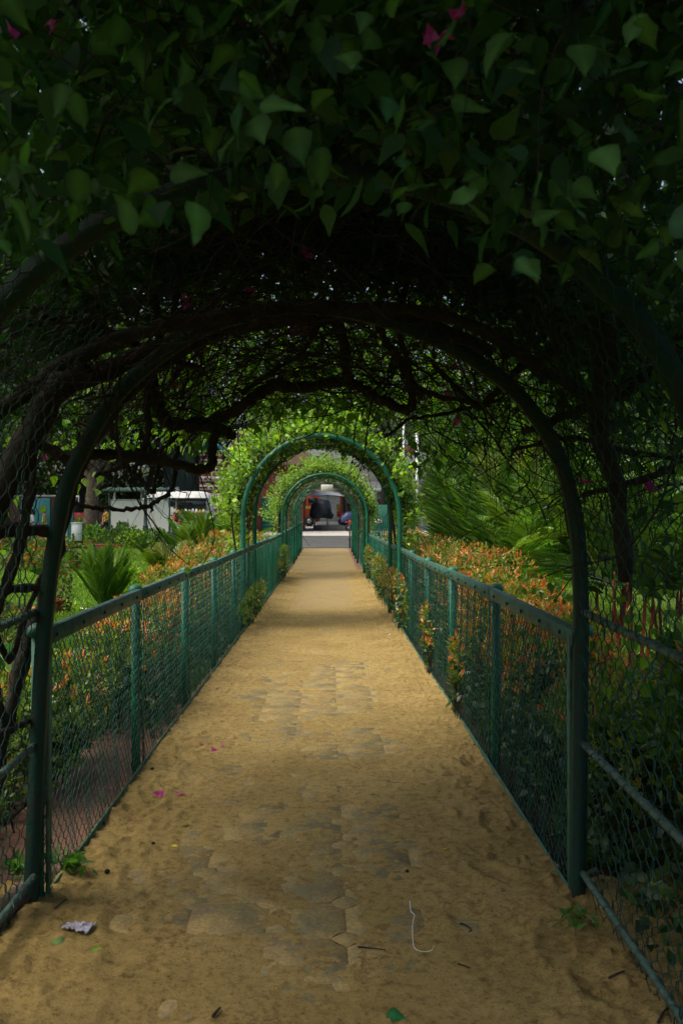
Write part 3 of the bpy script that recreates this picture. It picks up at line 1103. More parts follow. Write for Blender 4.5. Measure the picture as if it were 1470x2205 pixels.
# the sides let light in near the camera
Pr = Pr[keep]
m = 13000
far_roof = np.stack([rng.uniform(-1.9, 1.75, m), rng.uniform(3.6, 5.0, m), rng.uniform(0, 1, m)], 1)
far_roof[:, 2] = 2.80 - .42 * (np.abs(far_roof[:, 0] - XC) / 1.3) ** 2 + far_roof[:, 2] ** 1.3 * .95 + .25 * (fbm(far_roof[:, 0] * 2.5, far_roof[:, 1] * 2.5, 3) - .5)
far_roof = far_roof[fbm(far_roof[:, 0] * 3 + 7, far_roof[:, 2] * 3 + far_roof[:, 1], 3) > .36]
cap_ = np.stack([rng.uniform(-1.3, 1.2, 7000), rng.uniform(4.2, 5.6, 7000), 2.72 + rng.rand(7000) ** 1.2 * .9], 1)
cap_ = cap_[(cap_[:, 2] > 2.72 + .12 * (cap_[:, 1] - 4.2)) & (fbm(cap_[:, 0] * 4, cap_[:, 2] * 4 + cap_[:, 1] * 2, 3) > .34)]
Pr = np.concatenate([Pr, far_roof, cap_])
leaves_rand(lf, Pr, BOUG, (.05, .09), LITE_V * [1.15, 1, 1], LITE_F, .4)
# leaves close to the camera, under the roof
n = 2600
x = rng.uniform(-1.3, 1.25, n)
yv = rng.uniform(1.25, 2.6, n)
px = 708 + x * F_PX / yv
bnd = np.interp(px, [-200, 0, 150, 330, 700, 1000, 1130, 1300, 1470, 1700], [640, 610, 590, 520, 470, 560, 630, 560, 700, 760])
py = bnd - 30 - 800 * rng.rand(n) ** .8
z = EYE - (py - 1110) * yv / F_PX
Pn = np.stack([x, yv, z], 1)
Pn = Pn[(z < 2.75) & (px > -250) & (px < 1750)]
leaves_rand(lf, Pn, BOUG, (.035, .08), LEAF_V, LEAF_F, .5)
lf.build('foliage', M['vine'], vine, kind='stuff')

# single leaves, the ones that show largest
n = 300
x = rng.uniform(-1.0, 1.0, n * 6)
yv = rng.uniform(1.05, 1.9, n * 6)
px = 708 + x * F_PX / yv
bnd = np.interp(px, [-200, 0, 150, 330, 700, 1000, 1130, 1300, 1470, 1700], [640, 610, 590, 500, 440, 560, 630, 540, 640, 700])
py = bnd - 20 - 620 * rng.rand(n * 6) ** .9
z = EYE - (py - 1110) * yv / F_PX
ok = (px > -60) & (px < 1530) & (py > -60)
Pn = np.stack([x, yv, z], 1)[ok][:n]
n = len(Pn)
A = rdir(n, -.75, .8)
Nn = unit(rng.normal(size=(n, 3)) * .6 + np.array([0, -.5, .9]))
place_leaves(BL, vine, Pn, A, Nn, rng.uniform(.034, .072, n))
# near twigs that carry those leaves
tn = MB()
for i in range(150):
    p = np.array([rng.uniform(-1.0, 1.0), rng.uniform(1.3, 2.3), rng.uniform(2.25, 2.6)])
    twig(tn, p, np.array([rng.normal(), rng.normal() * .4, -.6]), rng.uniform(.2, .5), .0022, 4, .5)
tn.build('near_twig', M['bark'], vine, kind='stuff')
branch([(480, 20), (575, 85), (620, 160), (700, 215), (780, 260)], 1.5, 1.7, .0035, .002)
branch([(880, -20), (960, 20), (1080, 90), (1140, 170), (1230, 230)], 1.6, 1.8, .005, .003)

# lit leaves hanging off the open end of the tunnel
lb = MB()
cl = []
for k in range(330):
    a = math.pi / 2 + np.clip(rng.normal() * .85, -1.75, 1.75)
    f = rng.uniform(1.02, 2.2)
    r = inner_r(np.array([a]))[0] * f
    c = np.array([XC + r * math.cos(a), rng.uniform(4.5, 6.6), 1.45 + r * math.sin(a)])
    if c[2] < 1.3: continue
    m = rng.randint(6, 20)
    cl.append(c + rng.normal(size=(m, 3)) * [.10, .12, .13])
Pb = np.concatenate(cl)
_px = 708 + Pb[:, 0] * F_PX / Pb[:, 1]; _py = 1110 - (Pb[:, 2] - EYE) * F_PX / Pb[:, 1]
Pb = Pb[~((_py > 965) & (_px < 520) & (rng.rand(len(Pb)) < .97)) & ~((_py > 930) & (_px > 800) & (_px < 1240) & (rng.rand(len(Pb)) < .85)) & ~((_py > 1100) & (_px > 800)) & ~((_px > 480) & (_px < 960) & (_py > 900))]
leaves_rand(lb, Pb, BOUG_LIT, (.05, .08), LEAF_V, LEAF_F, 1.1)
# climbing over the netting outside, right and left
for side in (1, -1):
    n = 1000 if side > 0 else 420
    x = (1.15 if side > 0 else -1.35) + side * rng.rand(n) ** 1.5 * 1.0
    yv = rng.uniform(2.4, 5.2, n)
    zz = np.where(rng.rand(n) < .75, rng.uniform(1.45, 2.7, n), rng.uniform(.8, 1.5, n))
    leaves_rand(lb, np.stack([x, yv, zz], 1), BOUG_LIT, (.045, .075), LEAF_V, LEAF_F, 1.0)
# the hanging spray right of the opening
for k in range(52):
    c = np.array(at(rng.uniform(930, 1230), rng.uniform(870, 1060), rng.uniform(5.0, 5.9)))
    m = rng.randint(3, 9)
    leaves_rand(lb, c + rng.normal(size=(m, 3)) * .07, BOUG_LIT, (.045, .075), LEAF_V, LEAF_F, 1.1)
for c in [(420, 945), (415, 965), (470, 930), (560, 900), (600, 880), (760, 870), (830, 870), (890, 960), (905, 975), (380, 840), (430, 850)]:
    leaves_rand(lb, np.array(at(c[0], c[1], 4.3)) + rng.normal(size=(8, 3)) * .04, BOUG_LIT, (.05, .07), LEAF_V, LEAF_F, 1.1)
lb.build('hanging_foliage', M['vine'], vine, kind='stuff')

# pink flowers: three papery bracts each
_f = MB()
for k in range(3):
    a_ = k * 2.1
    scatter(_f, LEAF_V * [1.25, 1, 1], LEAF_F, [(0, 0, 0)], [(math.cos(a_), math.sin(a_), .55)], [(0, 0, 1)], [.036], pick_col(1, PINK))
flower_me = _f.mesh('flower', M['petal'])
for (fx, fy, fd) in [(25, 75, 1.25), (110, 45, 1.45), (120, 62, 1.4), (1000, 22, 1.3), (985, 30, 1.35), (930, 72, 1.3), (960, 66, 1.35), (915, 88, 1.35), (940, 95, 1.3), (130, 195, 1.4), (655, 550, 3.2), (660, 712, 4.4), (650, 720, 4.4), (668, 705, 4.4), (635, 712, 4.4),
                     (378, 828, 4.2), (385, 640, 4.4), (405, 650, 4.4), (540, 625, 4.4), (205, 760, 4.4), (95, 985, 3.9), (978, 795, 4.4), (980, 830, 4.4), (970, 850, 4.4), (978, 905, 4.3),
                     (1408, 1046, 3.3), (1400, 1052, 3.3), (1462, 700, 3.3), (405, 660, 4.4), (1262, 1042, 3.6), (90, 830, 3.8)]:
    mk('flower', flower_me, vine, at(fx, fy, fd), (rng.rand() * 6, rng.rand() * 6, rng.rand() * 6), (1.25,) * 3 if fd > 2 else (.5,) * 3)


# ------------------------------------------------------------------ the climbers on the further arches
def arch_vine(y0, y1, n, label, cx=-.10, zs=1.5, half=1.06, thick=.32, parts=0, lumps=90, size=(.05, .08), low=-.9, g=0, cols=FRESH, bare=0, amin=-.3, amax=math.pi + .3):
    v = empty('climbing_vine', (cx, y0, g), label, 'climbing plant')
    mb = MB()
    # clumps set along the arch
    A_ = []
    for k in range(lumps):
        a = rng.uniform(amin, amax)
        r = half + .07 + thick * rng.rand() ** 1.4 * (.5 if math.cos(a) > .5 else 1)
        yy_ = rng.uniform(y0 - .06, y1 + .1)
        if 0 <= a <= math.pi: c = (cx + r * math.cos(a), yy_, zs + g + r * math.sin(a) * 1.03)
        else:
            s = 1 if a < 0 else -1
            zd = rng.uniform(low, 0) * 1.2
            c = (cx + s * (half + .05 + thick * (.6 if s < 0 else .3) * rng.rand()), yy_, zs + g + zd)
        m = int(n / lumps)
        q = np.array(c) + rng.normal(size=(m, 3)) * [.085, .10, .085]
        A_.append(q)
    P = np.concatenate(A_)
    rad = np.hypot(P[:, 0] - cx, np.maximum(P[:, 2] - zs - g, 0))
    P = P[rad > half + .005]; rad = rad[rad > half + .005]
    out = np.stack([P[:, 0] - cx, (P[:, 1] - (y0 + y1) / 2) * .35 - .3, P[:, 2] - zs - g], 1)
    A = unit(unit(out) * .9 + rng.normal(size=P.shape) * .75)
    Nn = unit(rng.normal(size=P.shape) * .55 + np.array([0, -.55, .8]))
    order = np.argsort(P[:, 1] - rad)
    P, A, Nn = P[order], A[order], Nn[order]
    S = rng.uniform(size[0], size[1], len(P))
    if parts:
        place_leaves(FL, v, P[:parts], A[:parts], Nn[:parts], S[:parts] * 1.05)
    scatter(mb, LEAF_V if y0 < 15 else LITE_V, LEAF_F if y0 < 15 else LITE_F, P[parts:], A[parts:], Nn[parts:], S[parts:], pick_col(len(P) - parts, cols))
    o = mb.build('foliage', M['fresh'], v, kind='stuff'); o.location = (-cx, -y0, -g)
    # woody stems up both sides and over
    st = MB()
    for k in range(9 + bare):
        s = rng.choice([-1, 1])
        ys_ = rng.uniform(y0 + .15, y1)
        aa = rng.uniform(.9, 2.4) if s > 0 else rng.uniform(.9, 2.4)
        angs = np.linspace(0, aa, 7)
        if s < 0: angs = math.pi - angs
        rr = half + .05 + .10 * rng.rand()
        pts = [(cx + s * (rr + .02), ys_, g - .05), (cx + s * rr + rng.normal() * .03, ys_ + rng.normal() * .1, g + .8)]
        for t in angs:
            r2 = rr + rng.normal() * .03 - (.10 if bare else .04) * abs(math.sin(t))
            pts.append((cx + r2 * math.cos(t), ys_ + rng.normal() * .15, zs + g + r2 * math.sin(t)))
        tube(st, spline(pts, 3), np.linspace(rng.uniform(.012, .028), .006, 8 * 3 + 1), 5, cap=False, wob=.2)
    so = st.build('stem', M['bark_pale'] if bare else M['bark'], v, smooth=True, kind='stuff'); so.location = (-cx, -y0, -g)
    # inner layer of darker leaves that closes the roof
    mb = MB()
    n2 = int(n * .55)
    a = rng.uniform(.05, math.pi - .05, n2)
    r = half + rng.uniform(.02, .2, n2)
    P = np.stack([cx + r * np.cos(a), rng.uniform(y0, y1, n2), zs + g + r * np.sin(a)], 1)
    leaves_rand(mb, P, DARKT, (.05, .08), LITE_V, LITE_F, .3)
    o = mb.build('inner_foliage', M['tree'], v, kind='stuff'); o.location = (-cx, -y0, -g)
    return v


arch_vine(11.6, 13.5, 9500, 'bright lime green climber heaped over the nearest open arch', parts=300, lumps=270, thick=.38, low=-1.3, size=(.06, .095))
arch_vine(20.9, 23.4, 7500, 'light green climber rounded over the second arch down the path', lumps=210, thick=.38, half=1.04, low=-1.2, size=(.055, .09))
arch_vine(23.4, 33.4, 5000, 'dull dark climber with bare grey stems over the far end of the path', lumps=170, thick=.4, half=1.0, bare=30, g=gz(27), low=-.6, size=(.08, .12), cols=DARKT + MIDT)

# ------------------------------------------------------------------ clipped red-tip shrubs behind both fences
def shrub(cx, cy_, w, d, h, n, label, red=.6, group='red-tipped shrubs along the fences', cat='shrub', name='red_tip_shrub', greens=HEDGE_G, tips=HEDGE_O, size=(.035, .055), gbase=0.0, zred=.5):
    g = gz(cy_) + gbase
    e = empty(name, (cx, cy_, g), label, cat, group)
    mb = MB()
    ns = n // 7
    # shoots start inside and end on a bumpy rounded surface
    u = rdir(ns, .45); u[:, 2] = np.abs(u[:, 2]) * np.where(rng.rand(ns) < .85, 1, -.6)
    q = .80 + .24 * fbm(u[:, 0] * 2.2 + cx * 3, u[:, 1] * 2.2 + u[:, 2] * 2 + cy_, 3) + rng.rand(ns) * .10
    sq = 1 / np.maximum(np.abs(u).max(1), .6) ** .55
    B = u * sq[:, None] * q[:, None]
    Pc = np.stack([cx + B[:, 0] * w / 2, cy_ + B[:, 1] * d / 2, g + h * .52 + B[:, 2] * h * .48], 1)
    inner = rng.rand(ns) < .25
    Pc[inner] = (Pc[inner] - [cx, cy_, g + h * .5]) * rng.uniform(.6, .92, (inner.sum(), 1)) + [cx, cy_, g + h * .5]
    Pc = Pc[Pc[:, 2] > g + .05]; 
    ns = len(Pc)
    hz = (Pc[:, 2] - g) / h
    patch = np.clip((fbm(Pc[:, 0] * 2.6 + 31, Pc[:, 1] * 2.6 + Pc[:, 2] * 2.0, 3) - .5) * 3.2 + .5, 0, 1)
    Pc = Pc[(fbm(Pc[:, 0] * 5 + 3, Pc[:, 1] * 5 + Pc[:, 2] * 4, 2) > .36) | (rng.rand(ns) < .25)] if cy_ < 12 else Pc
    ns = len(Pc); hz = (Pc[:, 2] - g) / h
    patch = np.clip((fbm(Pc[:, 0] * 2.6 + 31, Pc[:, 1] * 2.6 + Pc[:, 2] * 2.0, 3) - .5) * 3.2 + .5, 0, 1)
    isred = rng.rand(ns) < np.clip(red * (.15 + 1.25 * np.clip((hz - zred * .6) / .5, 0, 1)) * (.12 + 1.25 * patch), .02, .95)
    up = unit(np.stack([Pc[:, 0] - cx, (Pc[:, 1] - cy_) * .6, np.full(ns, .9)], 1) + rng.normal(size=(ns, 3)) * .35)
    P, A, S, C = [], [], [], []
    gc = pick_col(ns, greens); rc = pick_col(ns, tips)
    for k in range(7):
        t = k / 6
        P.append(Pc + up * ((.085 if w > .3 else .06) * t - .02))
        A.append(unit(up * (.25 + .95 * t) + rdir(ns) * (1.05 - .55 * t)))
        S.append(rng.uniform(size[0], size[1], ns) * (1.1 - .25 * t))
        mixk = np.clip((t - .15) * 1.6, 0, 1) * isred[:, None]
        C.append(gc * (1 - mixk) + rc * mixk)
    P, A, S, C = np.concatenate(P), np.concatenate(A), np.concatenate(S), np.concatenate(C)
    C = np.clip(C * rng.uniform(.8, 1.2, (len(C), 1)), 0, 1)
    if cy_ < 8.5: S *= 1.25
    scatter(mb, LANCE_V * [1.25, 1, 1], LITE_F, P, A, rdir(len(P), .9), S, C)
    # darker leaves within
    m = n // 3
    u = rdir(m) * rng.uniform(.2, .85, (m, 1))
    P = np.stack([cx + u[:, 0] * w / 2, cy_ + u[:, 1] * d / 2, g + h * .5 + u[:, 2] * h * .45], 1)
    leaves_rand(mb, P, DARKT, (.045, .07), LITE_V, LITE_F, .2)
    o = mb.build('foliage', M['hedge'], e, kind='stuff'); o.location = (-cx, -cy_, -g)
    st = MB()
    for k in range(14):
        twig(st, np.array([cx + rng.normal() * w * .12, cy_ + rng.normal() * d * .2, g - .02]), np.array([rng.normal() * min(.5, w * .5), rng.normal() * .4, 1.4]), h * rng.uniform(.5, .75), .006 if w > .4 else .003, 5, .3 if w > .4 else .12, 4)
    o = st.build('stem', M['bark'], e, kind='stuff'); o.location = (-cx, -cy_, -g)
    return e


# left row
LS = [(-1.62, 5.0, .5, 1.5, .66, 4600, .22, 'low patchy shrub behind the left fence near its end, green with scattered red shoots'),
      (-1.62, 6.5, .5, 1.6, .72, 4800, .45, 'left-hand shrub after the patchy low one, its red shoots just under the rail'),
      (-1.65, 8.0, .55, 1.6, .80, 4500, .85, 'orange-topped shrub rising just over the left fence rail, nearest the upright palm'),
      (-1.7, 9.6, .7, 1.7, .98, 4500, .95, 'bright orange shrub over the left rail, in front of the spread palm'),
      (-1.7, 11.3, .8, 1.7, 1.08, 4000, .8, 'orange-green shrub beside the left leg of the first open arch'),
      (-1.75, 14.6, .9, 2.0, 1.22, 3800, .7, 'rounded orange shrub seen through the first open arch on the left'),
      (-1.7, 17.2, .9, 2.2, 1.18, 3500, .5, 'yellowish shrub on the left midway between the two open arches'),
      (-1.7, 19.4, .8, 1.8, 1.15, 3000, .4, 'small yellow-green shrub on the left just before the second arch')]
for (x, y, w, d, h, n, red, lab) in LS: shrub(x, y, w, d, h, n, lab, red)
shrub(-1.75, 3.6, .55, 1.3, .42, 2600, 'short dark green shrub low behind the left fence foot', .15)
RS = [(1.62, 4.5, .75, 1.3, .62, 4800, .12, 'glossy green shrub behind the near end of the right fence'),
      (1.52, 5.9, .72, 1.6, .86, 5000, .85, 'orange-tipped shrub behind the right fence, sloping down to the glossy green one'),
      (1.55, 7.4, .8, 1.7, 1.00, 5000, 1.0, 'flame orange shrub standing over the right rail, second from the near end'),
      (1.62, 9.0, .9, 1.8, 1.16, 4800, 1.0, 'tallest orange peaked shrub over the right rail, below the fan of palm fronds'),
      (1.6, 10.9, .85, 1.9, 1.20, 4200, .65, 'mixed orange and green shrub by the right leg of the first open arch'),
      (1.6, 13.2, .85, 2.2, 1.18, 3800, .4, 'yellow-green shrub seen past the right leg of the first open arch'),
      (1.6, 16.0, .85, 2.4, 1.2, 3500, .5, 'orange flecked shrub on the right between the two open arches'),
      (1.55, 18.8, .8, 2.2, 1.15, 3000, .4, 'small yellowish shrub on the right just before the second arch')]
for (x, y, w, d, h, n, red, lab) in RS: shrub(x, y, w, d, h, n, lab, red)
# dark green shrubs beside the near tunnel
for (x, y, w, d, h, n, lab) in [(2.05, 3.6, 1.2, 1.5, 1.05, 6500, 'deep green bush beyond the netting at the right-hand side of the near tunnel'),
                                (2.9, 4.6, 1.3, 1.6, .95, 5000, 'dark green bush behind the pipes, below the red-stemmed palms'),
                                (1.9, 2.5, 1.1, 1.2, .8, 4500, 'shadowy low bush close outside the slanting pipes'),
                                (-2.5, 2.7, 1.0, 1.3, .5, 3000, 'dark bush outside the netting next to the old vine trunk'),
                                (-2.6, 4.4, .8, 1.1, .4, 2500, 'leafy green bush at the lawn edge behind the left netting')]:
    shrub(x, y, w, d, h, n, lab, .03, 'green bushes beside the near tunnel', 'bush', 'bush', greens=[(.06, .16, .025), (.09, .21, .03), (.14, .26, .035)], size=(.055, .085))
# shoots growing through the mesh onto the path
for (x, y, w, d, h, n, red, lab) in [(.955, 6.5, .07, .45, .60, 200, .8, 'thin red-leaved sprig poking through the right fence mesh, nearest one'),
                                     (.95, 8.3, .08, .7, .66, 330, .85, 'orange sprig climbing the inside of the right fence before the longer growth'),
                                     (.93, 11.8, .12, 3.0, .76, 1300, .75, 'long orange-yellow growth bulging through the right fence beside the first arch'),
                                     (.90, 15.2, .17, 3.4, .82, 1600, .6, 'yellow-orange growth over the inside of the right fence past the first arch'),
                                     (.91, 19.6, .14, 2.6, .85, 900, .35, 'yellow-green growth inside the right fence by the second arch'),
                                     (-1.08, 12.6, .14, 3.4, .5, 1300, .1, 'low green creeper along the foot of the left fence under the first arch'),
                                     (-1.06, 20.2, .2, 3.2, .85, 1500, .15, 'green clump against the left fence under the second arch')]:
    shrub(x, y, w, d, h, n, lab, red, 'shoots growing through the fence mesh', 'shrub', 'fence_shrub', zred=.2)

mb = MB()
for (x0, x1, y0, y1, n_, hh) in ((1.1, 3.6, 1.6, 6.5, 9000, .30), (1.08, 1.35, 3.6, 12, 4500, .38), (-1.52, -1.2, 6.0, 14, 3600, .32), (-2.2, -1.6, 3.0, 8, 3500, .28), (-2.3, -1.45, 1.6, 3.3, 1500, .2)):
    X_ = rng.uniform(x0, x1, n_); Y_ = rng.uniform(y0, y1, n_)
    f_ = fbm(X_ * 3, Y_ * 3, 3)
    k_ = f_ > .42
    P_g = np.stack([X_, Y_, rng.rand(n_) * hh * (f_ * 2 - .3)], 1)[k_]
    leaves_rand(mb, P_g, DARKT + MIDT, (.045, .085), LITE_V * [1.1, 1, 1], LITE_F, -.5)
mb.build('ground_cover', M['hedge'], kind='stuff')

# ------------------------------------------------------------------ grass
def grass(name, regions, n, h=(.03, .07)):
    mb = MB()
    for (x0, x1, y0, y1, k) in regions:
        m = int(n * k)
        # more blades near than far
        yv = y0 + (y1 - y0) * rng.rand(m) ** 1.35
        P = np.stack([rng.uniform(x0, x1, m), yv, np.zeros(m)], 1)
        P[:, 2] = GZ(yv) - .035
        A = unit(np.stack([rng.normal(size=m) * .5, rng.normal(size=m) * .5, np.ones(m)], 1))
        sz = rng.uniform(h[0], h[1], m) * (1 + P[:, 1] * .03)
        cols = [(.12, .25, .022), (.17, .31, .03), (.22, .34, .04), (.08, .18, .02)]
        patch = fbm(P[:, 0] * .9, P[:, 1] * .9, 3)[:, None]
        scatter(mb, np.array([[-.10, 0, 0], [-.06, .6, .03], [.0, 1, .12], [.06, .6, .03]]) * [1.3, 1, 1], np.array([[0, 2, 1], [0, 3, 2]]), P, A, rdir(m), sz, pick_col(m, cols) * (.7 + .7 * patch))
    return mb.build(name, M['grass'], kind='stuff')


grass('grass', [(-3.9, -2.0, 4.2, 16, .34), (-9, -3, 7, 38, .36), (2.6, 5.6, 8, 26, .30)], 150000, (.045, .09))

# ------------------------------------------------------------------ palms
def frond_mesh(mbs, base, az, el, L, droop, nl, lw, ll, cols, split=.9, vee=.35, r=.008):
    """one feather-shaped palm leaf: arched rib with leaflets on both sides"""
    d = np.array([math.cos(az) * math.cos(el), math.sin(az) * math.cos(el), math.sin(el)])
    P = [np.array(base, float)]
    k = 9
    for i in range(k):
        d = unit(d + np.array([0, 0, -droop * (i + 1) / k ** 1.3]))
        P.append(P[-1] + d * L / k)
    P = np.array(P)
    mb = mbs
    c = pick_col(1, cols)[0]
    tube(mb, P, np.linspace(r, r * .25, len(P)), 5, C=(c[0] * 1.6, c[1] * 1.2, c[2], 1), cap=False)
    T = unit(np.gradient(P, axis=0))
    side = unit(np.cross(T, [0, 0, 1.0]) + 1e-4)
    upv = np.cross(side, T)
    ts = np.linspace(.16, .99, nl)
    Q = np.stack([np.interp(ts, np.linspace(0, 1, len(P)), P[:, j]) for j in range(3)], 1)
    Ti = unit(np.stack([np.interp(ts, np.linspace(0, 1, len(P)), T[:, j]) for j in range(3)], 1))
    Si = unit(np.stack([np.interp(ts, np.linspace(0, 1, len(P)), side[:, j]) for j in range(3)], 1))
    Ui = np.cross(Si, Ti)
    prof = np.sin(np.clip(ts * 1.02, 0, 1) * math.pi * .86 + .32) ** .7
    tv = np.array([[0, 0, 0], [-.5, .3, .02], [-.42, .65, -.06], [0, 1, -.26], [.42, .65, -.06], [.5, .3, .02]]) * [lw / ll, 1, 1]
    tf = np.array([[0, 3, 2], [0, 2, 1], [0, 5, 4], [0, 4, 3]])
    for s in (-1, 1):
        A = unit(Si * s * (1.0) + Ti * (split + ts[:, None] * .6) + Ui * vee + rng.normal(size=Q.shape) * .07)
        scatter(mb, tv, tf, Q, A, Ui + Si * -s * .3, ll * prof * rng.uniform(.9, 1.08, nl), pick_col(nl, [c], j=.42))


def palm(name, loc, nf, L, el, label, cat='palm', group=None, nl=34, lw=.035, ll=.45, droop=.25, cols=PALM, canes=None, cane_mat='cane', azs=None, split=.35, cane_r=.035, vee=.35):
    e = empty(name, loc, label, cat, group)
    bases = [(0, 0, 0)] if not canes else canes
    for k in range(nf):
        b = bases[k % len(bases)]
        az = (azs[k % len(azs)] if azs is not None else k * 2.4) + rng.normal() * .2
        mb = MB()
        e1 = rng.uniform(*el)
        frond_mesh(mb, (b[0] + rng.normal() * .015, b[1] + rng.normal() * .015, b[2]), az, e1, L * rng.uniform(.8, 1.1), droop * rng.uniform(.7, 1.3), nl, lw, ll, cols, split, vee)
        mb.build('frond', M['palm'], e, kind='stuff')
    if canes:
        for b in canes:
            mb = MB()
            lean = np.array([b[0] * .6, b[1] * .6, 0])
            P = spline([lean, lean * .6 + np.array(b) * [.4, .4, .5], b, np.array(b) + [0, 0, .25]], 7)
            rr = cane_r * (1 + .10 * (np.arange(len(P)) % 3 == 0))
            tube(mb, P, rr * np.linspace(1.1, .75, len(P)), 8)
            mb.build('cane', M[cane_mat], e, smooth=True)
    return e


def gl(px, d):
    return ((px - 708) * d / F_PX, d, gz(d) - .03)


palm('young_palm', gl(228, 13.6), 22, 1.1, (R(56), R(87)), 'upright young palm with stiff pleated fronds on the lawn behind the left rail', 'palm', 'young palms on the lawn', nl=30, lw=.022, ll=.30, droop=.12, split=1.9)
palm('young_palm', gl(372, 17.5), 12, 1.25, (R(40), R(80)), 'yellowing young palm below the lamp post', 'palm', 'young palms on the lawn', nl=36, lw=.035, ll=.45, droop=.2, split=1.6, cols=[(.13, .21, .03), (.09, .18, .03), (.2, .24, .03)])
palm('young_palm', gl(425, 19), 14, 1.75, (R(38), R(80)), 'tall spread young palm hiding the wheel of the white van', 'palm', 'young palms on the lawn', nl=38, lw=.045, ll=.55, droop=.25, split=1.3)
palm('young_palm', gl(475, 20.5), 14, 1.8, (R(30), R(76)), 'dark fan of palm leaves between the van and the first open arch', 'palm', 'young palms on the lawn', nl=38, lw=.045, ll=.55, droop=.25, split=1.2)
palm('young_palm', gl(20, 8.0), 9, .5, (R(30), R(70)), 'low tuft of palm leaves on the lawn behind the left netting', 'palm', 'young palms on the lawn', nl=26, lw=.02, ll=.22, droop=.3, split=1.4)

DP = [(.075, .19, .04), (.10, .23, .045), (.13, .27, .045)]
YP = [(.15, .22, .03), (.2, .26, .035), (.09, .18, .03)]
G2 = 'feather palms beyond the right fence'
palm('feather_palm', gl(1005, 15), 17, 2.1, (R(58), R(88)), 'tall dark feather palm right of the white pole, fronds reaching the vine', 'palm', G2, nl=30, lw=.032, ll=0.58, split=.45, vee=.2, cols=DP, canes=[(-.1, 0, 1.2), (.15, .1, 2.0), (-.25, .2, .6), (.35, -.1, 1.4)], cane_r=.045, droop=.14)
palm('feather_palm', gl(950, 17.5), 13, 1.7, (R(50), R(86)), 'palm with yellow lower fronds crossing the white pole', 'palm', G2, nl=28, lw=.028, ll=0.48, split=.45, vee=.2, cols=YP + DP, canes=[(0.2, 0, .7), (.4, .1, 1.3)], cane_r=.04, droop=.2)
palm('feather_palm', gl(1075, 12.6), 15, 1.8, (R(56), R(86)), 'yellow-green feather palm in the middle of the clump, with bare ringed canes', 'palm', G2, nl=28, lw=.028, ll=0.50, split=.45, vee=.2, cols=YP + PALM, canes=[(-.05, 0, .8), (.12, .1, 1.25), (-.2, .05, .4)], cane_r=.035, droop=.16)
palm('feather_palm', gl(1125, 10.8), 14, 1.4, (R(52), R(84)), 'broad dark palm with drooping fronds and a reddish stem behind the orange shrubs', 'palm', G2, nl=28, lw=.026, ll=0.45, split=.45, vee=.2, cols=PALM, canes=[(-.05, 0, .55), (.15, .05, .9)], cane_mat='red_cane', cane_r=.03, droop=.26)
palm('feather_palm', gl(1225, 10.2), 7, .66, (R(30), R(60)), 'small bright palm frond fanning over the grass beside the near arch leg', 'palm', G2, nl=26, lw=.018, ll=.24, cols=[(.12, .27, .035)], azs=[2.9, 3.3, 2.5, .4], droop=.35, canes=[(0, 0, .42)], cane_r=.02)
palm('feather_palm', gl(1040, 19), 16, 2.7, (R(55), R(88)), 'rearmost tall palm, deep green, showing only above the others', 'palm', G2, nl=28, lw=.04, ll=0.65, split=.45, vee=.2, cols=DP, canes=[(0, 0, 2.2), (.5, 0, 1.6), (-.5, .2, 1.2)], cane_r=.05, droop=.15)
for (px, d, lab) in [(1300, 8.4, 'red-stemmed palm clump closest to the near arch leg'), (1365, 7.6, 'middle clump of red sealing-wax palm canes in the shade'), (1450, 8.2, 'outermost red-caned palm clump at the edge of view'), (1230, 12.5, 'thin dark palm clump standing behind the small bright frond')]:
    cn = [(rng.normal() * .16, rng.normal() * .16, rng.uniform(.7, 1.3)) for _ in range(5)]
    palm('lipstick_palm', gl(px, d), 16, 1.3, (R(15), R(75)), lab, 'palm', 'red-stemmed palms on the right', nl=30, lw=.04, ll=.4, cols=DP + PALM, canes=cn, cane_mat='red_cane' if px != 1230 else 'cane', cane_r=.016, droop=.3)

# ------------------------------------------------------------------ background trees
def tree(x, y, h, cr, n, label, cols, tr=.3, cz=.62, name='tree', group='tall trees behind the garden', lo=.25, leaf=(.22, .38), trunk_mat='bark'):
    g = gz(y) if y < 120 else gz(120)
    e = empty(name, (x, y, g), label, 'tree', group)
    mb = MB()
    lean = rng.normal() * .4
    tops = []
    P = spline([(0, 0, -.2), (lean * .2, 0, h * .2), (lean * .6, 0, h * .45), (lean, 0, h * .8)], 4)
    tube(mb, P, np.linspace(tr, tr * .25, len(P)), 9, wob=.15)
    for k in range(9):
        a = rng.rand() * 6.28; z0 = h * rng.uniform(.25, .6)
        L = cr * rng.uniform(.6, 1.0)
        b = P[min(len(P) - 1, int(z0 / (h * .8) * (len(P) - 1)))]
        pts = [b, b + [math.cos(a) * L * .4, math.sin(a) * L * .4, L * .35], b + [math.cos(a) * L * .8, math.sin(a) * L * .8, L * .6 + rng.normal() * .3]]
        tube(mb, spline(pts, 3), np.linspace(tr * .4, tr * .08, 7), 5, cap=False)
    mb.build('trunk', M[trunk_mat], e, smooth=True)
    cb = MB()
    nc = 70
    per = n // nc
    Q = []
    for k in range(nc):
        u = rdir(1)[0] * rng.uniform(.25, 1.0) ** .5
        c = np.array([lean + u[0] * cr, u[1] * cr, h * cz + u[2] * h * (1 - cz) * .98])
        if c[2] < h * lo: c[2] = h * lo + rng.rand() * h * .15
        s = cr * rng.uniform(.10, .20)
        v = rng.normal(size=(per, 3)) * [s, s, s * .55]
        Q.append(c + v)
    Q = np.concatenate(Q)
    leaves_rand(cb, Q, cols, leaf, LITE_V * [1.1, 1, 1], LITE_F, .35)
    cb.build('crown', M['tree'], e, kind='stuff')
    return e


